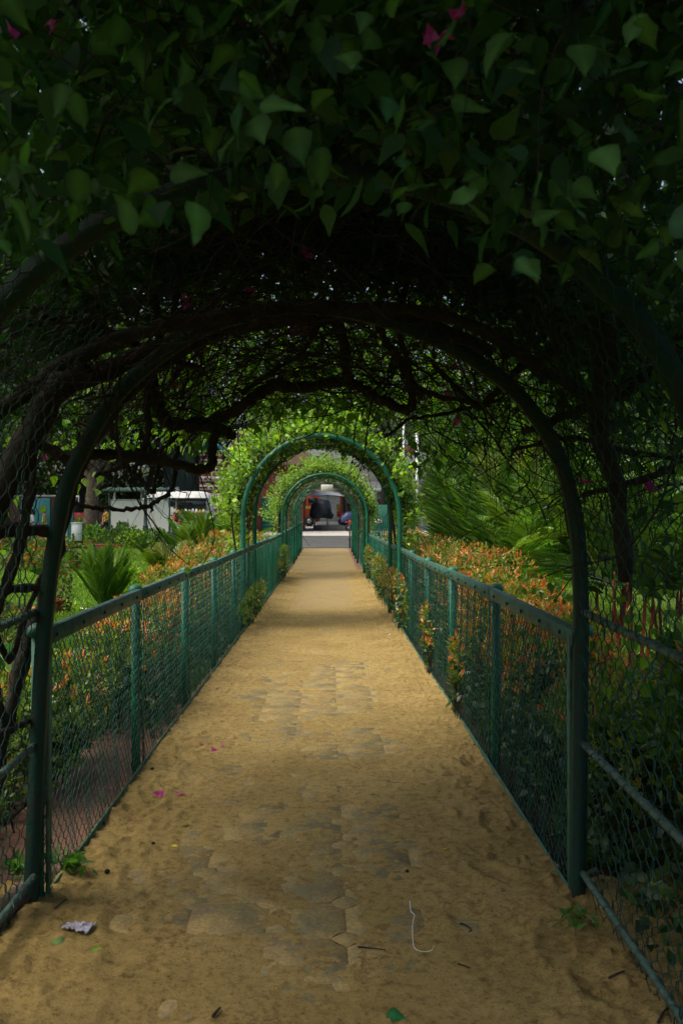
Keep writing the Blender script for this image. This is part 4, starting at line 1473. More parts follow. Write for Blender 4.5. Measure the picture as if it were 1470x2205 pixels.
TR = [(-30, 60, 17, 6.5, DARKT, 'wide dark tree far out beyond the brick wall'), (-22, 52, 15, 5.5, DARKT, 'dark tree standing over the red brick wall'),
      (-16.5, 57, 18, 5.5, DARKT + MIDT, 'tall tree behind the man in yellow'), (-12.3, 60, 19, 5.5, DARKT, 'dark tree behind the white van'),
      (-9.2, 74, 20, 6, DARKT, 'far tall tree left of the patterned brick tower'), (-3.5, 78, 21, 6.5, DARKT + MIDT, 'tall tree over the roof of the brick building'),
      (1.5, 92, 22, 7, DARKT, 'farthest tree straight beyond the end of the path'), (4.5, 70, 20, 6, DARKT, 'tall dark tree behind the two white poles'),
      (8, 55, 18, 5.5, DARKT + MIDT, 'big tree right of the white poles'), (13, 50, 17, 6, DARKT, 'dark tree behind the palms on the right'),
      (19, 55, 18, 6.5, DARKT, 'spreading dark tree out on the right'), (27, 60, 18, 7, DARKT, 'outermost dark tree on the right'),
      (9, 30, 11, 4.0, MIDT + DARKT, 'leafy tree close behind the feather palms'), (8.5, 26, 9.5, 3.0, MIDT, 'bushy mid-green tree among the palms'),
      (10.5, 19, 8.5, 3.6, MIDT, 'dense green tree right of the lawn'), (9.5, 14.5, 7.5, 2.6, MIDT + BOUG_LIT, 'low broad tree over the red-stemmed palms'),
      (-13, 30, 10, 3.8, MIDT + DARKT, 'leafy tree at the lawn side far left'), (-14.5, 39, 10, 3.4, MIDT, 'light green tree with low twigs above the white counter'),
      (-19, 36, 12, 5, DARKT + MIDT, 'broad tree beyond the left netting'), (-13.5, 16, 7.5, 2.8, MIDT + BOUG_LIT, 'small leafy tree near the left netting')]
for (x, y, h, cr, cols, lab) in TR:
    big = y > 45
    low = .40 if y > 45 else .42
    tree(x, y, h, cr, 9000 if big else 8000, lab, cols, tr=.38 if big else .2, lo=low if x < 4 else .14, leaf=(.26, .42) if big else (.10, .18), cz=.6)
tree(-13.4, 48.5, 12, 3.6, 6000, 'thick grey trunk beside the man in yellow, crown high above', DARKT, tr=.5, lo=.55, cz=.75, trunk_mat='bark_pale')

# undergrowth far off, where nothing else stands
mb = MB()
m = 42000
X = rng.uniform(-42, 42, m); X = np.where(np.abs(X - 1) < 9, np.sign(X) * rng.uniform(10, 42, m), X)
Y = np.full(m, 64.0) + rng.normal(size=m) * 2.0
P = np.stack([X, Y, GZ(Y) + rng.rand(m) ** 1.1 * (7.0 + 4.5 * fbm(X * .2, X * 0 + 3, 2))], 1)
leaves_rand(mb, P, DARKT, (.35, .6), LITE_V * [1.2, 1, 1], LITE_F, .3)
mb.build('far_undergrowth', M['tree'], kind='stuff')


# low planting on the lawn side
def bush(px, d, w, h, n, label, cols, size=(.06, .10), name='bush', cat='bush', group='low bushes on the lawn', dd=None):
    g = gz(d)
    e = empty(name, ((px - 708) * d / F_PX, d, g), label, cat, group)
    mb = MB()
    u = rdir(n, .2) * (.75 + .3 * rng.rand(n, 1))
    u[:, 2] = np.abs(u[:, 2]) if n else u[:, 2]
    P = u * [w / 2, (dd or w) / 2, h]
    q = fbm(P[:, 0] * 5 + px, P[:, 2] * 5, 2)[:, None]
    P = P * (.72 + .5 * q)
    A = unit(u + rng.normal(size=u.shape) * .6 + [0, 0, .2])
    scatter(mb, LEAF_V if size[1] > .15 else LITE_V * [1.2, 1, 1], LEAF_F if size[1] > .15 else LITE_F, P, A, rdir(n, .8), rng.uniform(size[0], size[1], n), pick_col(n, cols))
    mb.build('foliage', M['fresh'], e, kind='stuff')
    st = MB()
    for k in range(7): twig(st, np.array([rng.normal() * w * .1, rng.normal() * w * .1, -.05]), np.array([rng.normal() * .4, rng.normal() * .4, 1.0]), h * .75, .008, 4, .3, 4)
    st.build('stem', M['bark'], e, kind='stuff')
    return e


bush(292, 15.5, .75, .62, 1500, 'rounded lime bush beside the upright palm', FRESH, (.05, .08))
bush(262, 37, 2.0, .9, 1500, 'low dark green bush in the trough before the white counter', MIDT, (.09, .14))
bush(300, 36, 1.9, .8, 1500, 'low feathery bush at the foot of the lamp post', MIDT + FRESH, (.09, .13))
bush(340, 35.5, 1.8, .8, 1300, 'low green bush just right of the lamp post foot', MIDT, (.09, .13))
bush(172, 38, 1.2, 1.1, 2200, 'tall bright bush beside the meter cabinet', MIDT + FRESH, (.10, .16))
bush(262, 39, 1.0, .95, 1200, 'leafy bush hiding the legs of the man in yellow', MIDT, (.10, .15))
bush(512, 18.5, 1.0, 1.0, 2200, 'broad-leaved pale bush beside the palm fan left of the first open arch', FRESH + MIDT, (.07, .11))
bush(-25, 9.6, 1.3, .75, 2600, 'weedy yellow-green bush seen through the left netting', MIDT + [(.16, .17, .05), (.2, .1, .05)], (.045, .075))
bush(30, 26, 3.2, 1.1, 2600, 'flowering red-flecked bush before the walking couple', MIDT + [(.3, .06, .03)], (.08, .12))
bush(105, 24, 2.0, 1.0, 1600, 'orange-flecked bush left of the meter cabinet', MIDT + [(.32, .12, .04)], (.08, .12))
bush(880, 24, 1.8, 1.25, 2200, 'round orange-green bush at the foot of the white pole', MIDT + HEDGE_O[:3], (.06, .09))
bush(1120, 11.8, 1.0, .7, 1500, 'dark herb clump between palms and grass', DARKT + MIDT, (.08, .12))
bush(1060, 9.9, .8, .85, 1500, 'broad-leaved dark plant just behind the orange shrubs', DARKT + MIDT, (.09, .14))


# ------------------------------------------------------------------ pots on the lawn
def pot(px, d, r, h, label, plant=None, square=False):
    g = gz(d) - .02
    x = (px - 708) * d / F_PX
    e = empty('flower_pot', (x, d, g), label, 'pot', 'red clay pots on the lawn')
    mb = MB()
    if square:
        box(mb, (0, 0, h / 2), (r * 2, r * 1.2, h)); box(mb, (0, 0, h + .012), (r * 2.1, r * 1.3, .03))
    else:
        lathe(mb, [(r * .68, 0), (r * .72, .01), (r * .95, h * .82), (r * 1.08, h * .83), (r * 1.1, h), (r * .98, h), (r * .94, h * .9)], 20)
    mb.build('pot_body', M['terracotta'], e, smooth=not square)
    mb = MB()
    if square: box(mb, (0, 0, h - .01 + .045), (r * 1.9, r * 1.1, .02))
    else: lathe(mb, [(.001, h * .9), (r * .93, h * .9)], 16)
    mb.build('pot_soil', M['soil'], e)
    return e


pot(122, 13.9, .155, .22, 'round clay pot with a rolled rim in front of the small rose bush')
pot(60, 12.6, .34, .2, 'low wide clay bowl behind the left netting')
pot(206, 37.5, .4, .42, 'square red pot holding the plant with round leaves', square=True)
pot(258, 36.2, .85, .2, 'long low clay trough before the white counter', square=True)
bush(122, 13.9, .55, .85, 900, 'thin reddish rose bush growing in the round clay pot', MIDT + [(.2, .08, .04)], (.04, .07), 'rose_bush', 'bush', None)
bush(204, 37.4, .9, .95, 110, 'plant with big round lotus-like leaves in the square pot', [(.12, .26, .04), (.16, .30, .05), (.12, .25, .14)], (.22, .36), 'round_leaf_plant', 'plant', None)

mb = MB()
P = []
for t in np.linspace(0, 1, 24):
    P.append(((150 - 708) * 15 / F_PX + 1.0 * t - .05, 15.6 - 1.3 * math.sin(t * 2.6), .0))
tube(mb, P, .012, 5)
tag(mb.build('garden_hose', M['white'], smooth=True), 'thin white hose curving over the lawn by the upright palm', 'hose')


# ------------------------------------------------------------------ lamp post
d = 42.0; x0 = (315 - 708) * d / F_PX; g = gz(d)
lamp = empty('lamp_post', (x0, d, g), 'old iron lamp post with a cream shade in front of the white counter', 'lamp post')
mb = MB(); lathe(mb, [(.30, -.1), (.30, .03), (.26, .06), (.20, .10), (.17, .12)], 12); mb.build('plinth', M['concrete'], lamp)
mb = MB(); lathe(mb, [(.135, .1), (.12, .3), (.13, .62), (.15, .66), (.16, .70), (.11, .76), (.15, .80), (.10, .86), (.085, 1.2), (.075, 2.3), (.09, 2.32), (.065, 2.38), (.055, 3.15), (.08, 3.2), (.05, 3.26)], 12); mb.build('post', M['post_dark'], lamp, True)
mb = MB(); lathe(mb, [(.12, 3.26), (.19, 3.62), (.20, 3.64), (.19, 3.65), (.11, 3.27)], 8); mb.build('lamp_shade', M['lampshade'], lamp)
mb = MB(); lathe(mb, [(.21, 3.65), (.22, 3.67), (.10, 3.78), (.03, 3.80), (.02, 3.86)], 8); mb.build('lamp_cap', M['post_dark'], lamp)

# ------------------------------------------------------------------ white counter with an awning
d = 43.0; g = gz(d)
xl, xr = (240 - 708) * d / F_PX, (364 - 708) * d / F_PX
st = empty('food_counter', ((xl + xr) / 2, d, g), 'long white sheeted counter under a thin corrugated awning beside the van', 'counter')
w = xr - xl
mb = MB()
zs_ = np.linspace(.05, 2.06, 5)
xs2 = np.linspace(-w / 2, w / 2, 15)
V = [(x_, -.02 + .012 * math.sin(x_ * 4 + z_), z_) for z_ in zs_ for x_ in xs2] + [(x_, .03, z_) for z_ in zs_ for x_ in xs2]
F = []
for b0, fl in ((0, 0), (75, 1)):
    for r_ in range(4):
        for c_ in range(14):
            q = [b0 + r_ * 15 + c_, b0 + r_ * 15 + c_ + 1, b0 + (r_ + 1) * 15 + c_ + 1, b0 + (r_ + 1) * 15 + c_]
            F.append(q[::-1] if fl else q)
mb.add(V, F)
mb.build('front_sheet', M['white_sheet'], st, True)
for k, xx in enumerate((-w / 2 - .05, w / 2 + .06)):
    mb = MB(); chamf(mb, (xx, 0, 1.33), (.07, .07, 2.7), .01); mb.build('post', M['galv'], st)
for xx in (-w / 2 + .0, -w / 2 + 1.35, -w / 2 + 1.95):
    mb = MB(); chamf(mb, (xx + .12, .35, 2.33), (.10, .06, .48), .01); mb.build('upright', M['white'], st)
mb = MB(); chamf(mb, (0, .02, .03), (w + .1, .06, .05), .01); mb.build('bottom_bar', M['post_dark'], st)
mb = MB(); chamf(mb, (.0, .22, 2.10), (w, .5, .035), .01); mb.build('counter_top', M['white'], st)
# corrugated awning
mb = MB()
xs3 = np.linspace(-w / 2 - .32, w / 2 + .42, 97)
prof = .035 * np.sin((xs3) * 2 * math.pi / .42)
V = [(x_, -.35, 2.62 + p_) for x_, p_ in zip(xs3, prof)] + [(x_, .75, 2.74 + p_) for x_, p_ in zip(xs3, prof)]
V += [(x_, -.35, 2.60 + p_) for x_, p_ in zip(xs3, prof)] + [(x_, .75, 2.72 + p_) for x_, p_ in zip(xs3, prof)]
F = [[i, i + 1, 97 + i + 1, 97 + i] for i in range(96)] + [[194 + i, 291 + i, 291 + i + 1, 194 + i + 1] for i in range(96)] + [[i, 194 + i, 194 + i + 1, i + 1] for i in range(96)]
mb.add(V, F); mb.build('awning', M['galv'], st, True)
mb = MB(); chamf(mb, (.05, -.37, 2.55), (w + .74, .03, .13), .008); mb.build('fascia', M['galv'], st)
for (xx, zt, lean) in ((-w / 2 + .46, .95, .12), (-w / 2 + .96, 1.15, 0)):
    mb = MB(); tube(mb, [(0, 0, -.05), (lean, 0, zt)], .02, 6)
    o = mb.build('iron_stake', M['post_dark']); o.location = ((xl + xr) / 2 + xx, d - .35, g)
    tag(o, 'leaning iron stake before the white counter' if lean else 'upright iron stake before the white counter', 'stake')

# ------------------------------------------------------------------ white van
d = 46.5; g = gz(d)
vx0, vx1 = (286 - 708) * d / F_PX, (455 - 708) * d / F_PX
van = empty('food_van', ((vx0 + vx1) / 2, d + .9, g), 'white food van with a long serving window and a green logo, behind the counter', 'van')
L = vx1 - vx0; W = 1.7
H = 2.58
prof = [(-L / 2, .35), (-L / 2, 1.1), (-L / 2 + .16, 1.5), (-L / 2 + .55, 2.15), (-L / 2 + .95, 2.45), (-L / 2 + 1.4, H), (L / 2 - .7, H), (L / 2 - .32, H - .06), (L / 2 - .14, H - .3), (L / 2 - .05, 1.6), (L / 2, 1.0), (L / 2, .35)]
P_ = spline([(a_, 0, b_) for a_, b_ in prof], 3)[:, [0, 2]]


def extrude_xz(mb, P, y0, y1, bev=.05):
    n_ = len(P)
    c = P.mean(0)
    Pi = c + (P - c) * (1 - bev)
    V = [(a_, y0, b_) for a_, b_ in Pi] + [(a_, y0 + .07, b_) for a_, b_ in P] + [(a_, y1 - .07, b_) for a_, b_ in P] + [(a_, y1, b_) for a_, b_ in Pi]
    F = []
    for r_ in range(3):
        for i in range(n_):
            j = (i + 1) % n_
            F.append([r_ * n_ + i, r_ * n_ + j, (r_ + 1) * n_ + j, (r_ + 1) * n_ + i])
    mb.add(V, F)
    b0 = mb.n - len(V)
    cA = mb.n
    mb.add([(c[0], y0, c[1]), (c[0], y1, c[1])], np.zeros((0, 3), int))
    T = [[b0 + i, cA, b0 + (i + 1) % n_] for i in range(n_)] + [[b0 + 3 * n_ + (i + 1) % n_, cA + 1, b0 + 3 * n_ + i] for i in range(n_)]
    mb.f.append(np.array(T))
    return mb


extrude_xz(MB(), P_, -W / 2, W / 2).build('body', M['white'], van)
yf = -W / 2 - .004
mb = MB(); chamf(mb, (L / 2 - 1.05, yf, 1.86), (1.62, .05, .62), .02); o = mb.build('serving_window', M['glass'], van)
mb = MB(); chamf(mb, (L / 2 - .22, yf - .012, 1.86), (.09, .05, .56), .01); mb.build('window_post', M['metal'], van)
mb = MB(); chamf(mb, (L / 2 - 1.1, yf - .12, 2.23), (2.1, .28, .03), .01); mb.build('window_canopy', M['white'], van)
mb = MB(); chamf(mb, (L / 2 - 1.15, yf - .12, 1.42), (1.8, .26, .035), .01); mb.build('shelf', M['wood'], van)
for xx, w_ in ((-.9, .8), (.1, .7)):
    mb = MB(); chamf(mb, (-L / 2 + 1.9 + xx * .9, yf, 2.0), (w_, .04, .5), .02); mb.build('side_window', M['glass'], van)
mb = MB(); chamf(mb, (-L / 2 + .62, yf, 1.95), (.5, .04, .42), .03); mb.build('cab_window', M['glass'], van)
for xx in (-L / 2 + .75, L / 2 - 1.0):
    wm = MB(); lathe(wm, [(.20, -.13), (.33, -.13), (.36, -.08), (.36, .08), (.33, .12), (.2, .12)], 22, axis='y')
    wo_ = wm.build('wheel', M['rubber'], van, True); wo_.location = (xx, -W / 2 + .02, .36)
    rm = MB(); lathe(rm, [(.02, -.17), (.06, -.17), (.08, -.13), (.18, -.12), (.21, -.15), (.21, -.02)], 18, axis='y'); rm.build('rim', M['metal'], wo_)
    am = MB()
    P2_ = [(math.cos(t) * .44, 0, math.sin(t) * .44) for t in np.linspace(0, math.pi, 14)]
    rect_sweep(am, P2_, .09, .04); a_ = am.build('wheel_arch', M['rubber'], van); a_.location = (xx, yf - .002, .36)
mb = MB(); lathe(mb, [(.001, -.012), (.33, -.012), (.335, .0)], 26, axis='y'); lg = mb.build('logo', M['green_logo'], van); lg.location = (L / 2 - .58, yf - .03, .92)
tx = bpy.data.curves.new('logo_letters', 'FONT'); tx.body = 'mp'; tx.size = .34; tx.extrude = .004; tx.align_x = 'CENTER'
tx.materials.append(M['white'])
_t = bpy.data.objects.new('logo_tmp', tx); COL.objects.link(_t)
_me = bpy.data.meshes.new_from_object(_t.evaluated_get(bpy.context.evaluated_depsgraph_get())); bpy.data.objects.remove(_t)
to = bpy.data.objects.new('logo_letters', _me); COL.objects.link(to); to.parent = lg; to.location = (-.02, -.022, -.06); to.rotation_euler = (R(90), 0, 0)
for (xx, zz, s_, mt) in ((L / 2 - 1.95, 1.08, (.42, .42), 'red'), (L / 2 - 1.66, .86, (.30, .26), 'red'), (L / 2 - 1.38, .86, (.26, .24), 'red'), (L / 2 - 1.75, .62, (.5, .22), 'lampshade')):
    mb = MB(); lathe(mb, [(.001, -.01), (.5, -.01), (.5, .0)], 18, axis='y'); q_ = mb.build('painted_fruit', M[mt], van); q_.location = (xx, yf - .012 - .004 * zz, zz); q_.scale = (s_[0], 1, s_[1])
for zz in (.7, .9, 1.1, 1.28):
    mb = MB(); box(mb, (L / 2 - 2.28, yf - .008, zz), (.42, .012, .035)); mb.build('menu_line', M['glass'], van)
for zz in (1.72, 1.95):
    mb = MB(); chamf(mb, (L / 2 - 1.98, yf - .01, zz + .02), (.10, .03, .14), .01); mb.build('menu_card', M['glass'], van)
for zz in (1.95, 1.66):
    mb = MB(); chamf(mb, (L / 2 - .095, yf + .0, zz), (.10, .03, .17), .01); mb.build('light', M['glass'] if zz > 1.8 else M['metal'], van)
mb = MB(); lathe(mb, [(.02, 0), (.18, .02), (.2, .1), (.1, .2), (.02, .22)], 12); o = mb.build('roof_vent', M['metal'], van); o.location = (.1, 0, H)
JC = [('lampshade', .17), ('yellow', .15), ('wood', .16), ('white', .19), ('lampshade', .16), ('white', .21), ('white', .20), ('yellow', .15), ('lampshade', .18)]
for k, (mt, hh) in enumerate(JC):
    mb = MB(); lathe(mb, [(.055, 0), (.065, .01), (.065, hh * .75), (.045, hh * .82), (.048, hh), (.0, hh)], 10)
    o = mb.build('jar', M[mt], smooth=True)
    o.location = ((vx0 + vx1) / 2 + L / 2 - 1.9 + k * .19, d + .9 + yf - .13, g + 1.4385)
    tag(o, ['cream', 'yellow', 'brown', 'white', 'cream', 'tall white', 'white', 'yellow', 'cream'][k] + ' jar on the van shelf, ' + ['first', 'second', 'third', 'fourth', 'fifth', 'sixth', 'seventh', 'eighth', 'last'][k] + ' from the menu side', 'jar', 'jars on the van shelf')
# slatted crates stacked behind the van
for k in range(5):
    cb = empty('crate', ((462 - 708) * 48.3 / F_PX, 48.3, gz(48) + .15 + k * .34 + (.0)), ['lowest', 'second lowest', 'middle', 'second highest', 'topmost'][k] + ' orange wooden crate stacked at the rear of the van', 'crate', 'orange crates behind the van')
    for zz in (.06, .16, .26):
        for yy2 in (-.16, .16):
            mb = MB(); chamf(mb, (0, yy2, zz), (.46, .015, .075), .004); mb.build('slat', M['wood'], cb)
    for xx in (-.22, .22):
        for yy2 in (-.145, .145):
            mb = MB(); chamf(mb, (xx, yy2, .16), (.03, .012, .31), .003); mb.build('corner_post', M['wood'], cb)
    mb = MB(); chamf(mb, (0, 0, .012), (.44, .28, .018), .003); mb.build('base', M['wood'], cb)

# ------------------------------------------------------------------ meter cabinets on a teal post
d = 33.0; g = gz(d); x0 = (155 - 708) * d / F_PX
mc = empty('meter_cabinet', (x0, d, g), 'pair of white electricity boxes on a teal post at the lawn edge', 'electric cabinet')
mb = MB(); chamf(mb, (0, 0, .85), (.17, .14, 1.9), .015); mb.build('post', M['teal'], mc)
mb = MB(); chamf(mb, (-.16, 0, .28), (.15, .12, .6), .015); mb.build('post_foot', M['teal'], mc)
mb = MB(); chamf(mb, (.24, -.02, .80), (.34, .26, .68), .02); b_ = mb.build('cabinet', M['white'], mc)
mb = MB(); chamf(mb, (.24, -.03, 1.15), (.38, .30, .03), .01); mb.build('cabinet_lid', M['white'], b_)
mb = MB(); chamf(mb, (.37, -.153, .80), (.008, .006, .60), .001); mb.build('door_gap', M['void'], b_)
mb = MB(); chamf(mb, (-.27, -.02, .8), (.36, .26, .7), .02); mb.build('cabinet', M['white'], mc)
mb = MB(); chamf(mb, (-.12, -.10, 1.48), (.28, .2, .62), .02); mb.build('cabinet', M['galv'], mc)
mb = MB(); chamf(mb, (.2, .1, 2.03), (.20, .03, .32), .01); s_ = mb.build('notice_plate', M['white'], mc)
mb = MB(); chamf(mb, (.2, .082, 2.03), (.13, .01, .22), .002); mb.build('plate_face', M['brick_dark'], s_)


# ------------------------------------------------------------------ buildings
def wallbox(name, mat, parent, x0, x1, y0, y1, z0, z1, label=None):
    mb = MB(); chamf(mb, ((x0 + x1) / 2, (y0 + y1) / 2, (z0 + z1) / 2), (x1 - x0, y1 - y0, z1 - z0), .02)
    return mb.build(name, M[mat], parent, label=label)


d = 56.0; g = gz(d)
tw_ = empty('brick_tower', (-7.5, d, g), 'red brick tower with rows of pale pierced blocks under a teal gable', 'building')
TX0, TX1 = (430 - 708) * d / F_PX + 7.5, (480 - 708) * d / F_PX + 7.5
wallbox('wall', 'brick', tw_, TX0, TX1, 0, 2.4, 0, 5.1)
wallbox('side_pier', 'brick', tw_, TX1, TX1 + .75, .35, 2.4, 0, 4.9)
# pierced blocks: 3 across, many rows, each with a cross-shaped hole
bw, bh = .46, .34
_b = MB()
chamf(_b, (0, 0, 0), (bw, .07, bh), .01)
block_me = _b.mesh('pierced_block', M['block'])
_b = MB()
box(_b, (0, -.037, 0), (.24, .006, .08)); box(_b, (0, -.0385, 0), (.08, .006, .18))
hole_me = _b.mesh('cross_hole', M['void'])
for r_ in range(9):
    for c_ in range(3):
        bo = mk('pierced_block', block_me, tw_, (TX0 + .27 + c_ * .50, -.03, .75 + r_ * .56))
        for hx in (-.14, .14)[:2] if c_ != 1 else (0,):
            mk('cross_hole', hole_me, bo, (hx if c_ == 1 else hx * .9, 0, 0), (0, 0, 0), (.85, 1, .85))
# gable roof
mb = MB()
cxg = (TX0 + TX1) / 2
V = []
for yv_ in (-.35, 2.6):
    V += [(TX0 - .35, yv_, 5.0), (cxg, yv_, 5.95), (TX1 + .35, yv_, 5.0), (TX0 - .35, yv_, 5.22), (cxg, yv_, 6.2), (TX1 + .35, yv_, 5.22)]
F = [[0, 1, 4, 3], [1, 2, 5, 4], [9, 10, 7, 6], [10, 11, 8, 7], [3, 4, 10, 9], [4, 5, 11, 10], [0, 6, 7, 1], [1, 7, 8, 2], [0, 3, 9, 6], [2, 8, 11, 5]]
mb.add(V, F); mb.build('gable_roof', M['teal'], tw_)
mb = MB(); mb.add([(TX0, -.02, 5.05), (TX1, -.02, 5.05), (cxg, -.02, 5.9), (TX0, .1, 5.05), (TX1, .1, 5.05), (cxg, .1, 5.9)], [[0, 1, 2], [3, 5, 4]]); mb.build('gable_wall', M['brick_dark'], tw_)
mb = MB(); tube(mb, [(TX0 + .85, -.16, 2.2), (TX0 + .85, -.16, 4.1)], .02, 6); chamf(mb, (TX0 + 1.05, -.2, 3.52), (.42, .03, .03), .004); lp = mb.build('lamp_bracket', M['metal'], tw_)
mb = MB(); chamf(mb, (TX0 + 1.22, -.27, 3.58), (.28, .2, .14), .03); mb.build('flood_lamp', M['white'], lp)

bd = empty('brick_building', (-3.2, 60, gz(60)), 'long low red brick building with a green door and brown roof behind the first arch', 'building')
wallbox('wall', 'brick', bd, -3.6, 1.4, -.2, 6, 0, 4.8)
for (xa, xb) in ((-2.15, -1.75),):
    wallbox('wall_pier', 'brick', bd, xa - .3, xa, -.3, -.2, 0, 4.6)
dr = wallbox('door', 'green_door', bd, (563 - 708) * 59.6 / F_PX + 3.2, (588 - 708) * 59.6 / F_PX + 3.2, -.28, -.2, 0, 2.35)
for k in range(9):
    mb = MB(); chamf(mb, ((575.5 - 708) * 59.6 / F_PX + 3.2, -.29, .18 + k * .26), (.76, .02, .22), .008); mb.build('door_board', M['green_door'], dr)
for r_ in range(6):
    mk('pierced_block', block_me, bd, ((600 - 708) * 59.6 / F_PX + 3.2, -.24, .9 + r_ * .56))
mb = MB()
V = [(-4.2, -.9, 4.7), (2.0, -.9, 4.7), (-3.4, 3, 7.4), (1.2, 3, 7.4), (-4.2, 6.8, 4.7), (2.0, 6.8, 4.7), (-4.2, -.9, 4.5), (2.0, -.9, 4.5), (-4.2, 6.8, 4.5), (2.0, 6.8, 4.5)]
mb.add(V, [[0, 1, 3, 2], [5, 4, 2, 3], [6, 7, 1, 0], [8, 9, 7, 6], [9, 8, 4, 5]]); mb.f.append(np.array([[4, 0, 2], [1, 5, 3]]))
mb.build('roof', M['roof_tile'], bd)

nt_ = empty('netted_shed', ((405 - 708) * 58 / F_PX, 58, gz(58)), 'dark shed hung with green-black netting behind the van', 'shed')
wallbox('wall', 'net', nt_, -1.6, 1.25, 0, 2, 0, 5.6)
for k in range(5): wallbox('net_pole', 'post_dark', nt_, -1.55 + k * .68, -1.5 + k * .68, -.05, 0, 0, 5.7)

lw_ = empty('brick_wall', (-19, 50, gz(50)), 'low dark red brick wall with a teal gate behind the walking couple', 'wall')
wallbox('wall_panel', 'brick_dark', lw_, -10, 3.6, 0, .3, 0, 2.3)
wallbox('wall_panel', 'brick_dark', lw_, 3.8, 6.9, .6, .8, 0, 1.4)
wallbox('coping', 'concrete', lw_, -10.1, 3.7, -.05, .35, 2.302, 2.42)
wallbox('gate', 'teal', lw_, 1.2, 2.9, -.08, -.01, 0, 2.25)
wallbox('red_panel', 'red', lw_, 4.1, 4.7, .5, .595, .3, 1.4)


# white poles and brown board
for (px, ztop, d, r_, lab) in ((898, 935, 42.0, .075, 'thick white pole standing among the palm fronds'), (869, 905, 44.0, .055, 'thinner white pole half hidden by the first arch leaves')):
    x0 = (px - 708) * d / F_PX; g = gz(d); zt = EYE - (ztop - 1110) * d / F_PX
    e = empty('white_pole', (x0, d, g), lab, 'pole', 'white poles right of the arches')
    mb = MB(); tube(mb, [(0, 0, -.1), (0, 0, zt - g)], r_, 12); mb.build('shaft', M['pole_white'], e, True)
    mb = MB(); lathe(mb, [(r_ * 1.25, zt - g), (r_ * 1.1, zt - g + .05), (.01, zt - g + .08)], 10); mb.build('pole_cap', M['pole_white'], e)
    for zz in (1.1, 2.2): 
        mb = MB(); lathe(mb, [(r_ * 1.0, zz), (r_ * 1.18, zz + .01), (r_ * 1.18, zz + .06), (r_, zz + .07)], 12); mb.build('clamp', M['galv'], e)
d = 43.0
mb = MB(); chamf(mb, ((883 - 708) * d / F_PX, d, EYE - (969 - 1110) * d / F_PX), (.58, .06, .42), .01)
tag(mb.build('board', M['brown_sign']), 'small brown woven board hung between the two white poles', 'board')

gt = empty('green_gate', ((820 - 708) * 40 / F_PX, 40, gz(40)), 'dark green slatted gate behind the right leg of the first arch', 'gate')
for k in range(8):
    mb = MB(); chamf(mb, (-.35 + k * .1, 0, .95), (.085, .02, 1.8), .004); mb.build('slat', M['green_door'], gt)
for zz in (.3, 1.65):
    mb = MB(); chamf(mb, (0, .025, zz), (.95, .03, .08), .004); mb.build('cross_rail', M['green_door'], gt)
mb = MB(); chamf(mb, ((814 - 708) * 39.5 / F_PX, 39.4, 1.55 - 12 * 39.5 / F_PX), (.34, .02, .14), .004)
o = mb.build('small_sign', M['white']); tag(o, 'tiny white sign with a red band fixed to the green gate', 'sign')
mb = MB(); chamf(mb, ((815 - 708) * 39.5 / F_PX, 39.385, 1.55 - 12 * 39.5 / F_PX), (.2, .008, .07), .002); mb.build('red_band', M['red'], o, origin=None)
bpy.data.objects['red_band'].location = (0, 0, 0)

# ------------------------------------------------------------------ hanging plate and gate post at the end of the path
d = 24.0
x0, _, z0 = at(704, 1051, d)
hs = empty('hanging_plate', (x0, d, z0), 'blank white plate hanging under the second arch tunnel', 'sign')
mb = MB(); chamf(mb, (0, 0, 0), (.33, .012, .195), .003); mb.build('plate', M['white_sheet'], hs)
for s_ in (-1, 1):
    mb = MB(); tube(mb, [(s_ * .13, 0, .09), (s_ * .12, 0, .42)], .003, 4); mb.build('hanging_wire', M['wire'], hs)
mb = MB(); chamf(mb, at(734, 1034, 24.5), (.09, .03, .12), .004)
tag(mb.build('green_tag', M['green_paint_worn']), 'tiny green box hanging right of the white plate', 'tag')
d = 36.6
x0 = (753 - 708) * d / F_PX
gp = empty('gate_post', (x0, d, gz(d)), 'slim black post standing at the far right end of the path', 'post')
mb = MB(); chamf(mb, (0, 0, .52), (.07, .07, 1.06), .008); mb.build('shaft', M['post_dark'], gp)
mb = MB(); chamf(mb, (-.05, 0, .38), (.06, .04, .07), .008); mb.build('latch', M['post_dark'], gp)

# ------------------------------------------------------------------ things beyond the road
dI = 63.0; g = gz(dI)
isl = MB()
V = [(-1.15, -.8, 0), (2.6, -2.4, 0), (3.2, 3, 0), (-1.0, 3, 0)]
V = [(a_, b_, c_) for a_, b_, c_ in V] + [(a_ * .985, b_ * .985, .36) for a_, b_, c_ in V]
isl.add(V, [[0, 1, 5, 4], [1, 2, 6, 5], [2, 3, 7, 6], [3, 0, 4, 7], [4, 5, 6, 7]])
o = isl.build('traffic_island', M['asphalt']); o.location = (0, dI, g); tag(o, 'dark raised kerb platform across the road carrying parked bikes', 'platform')

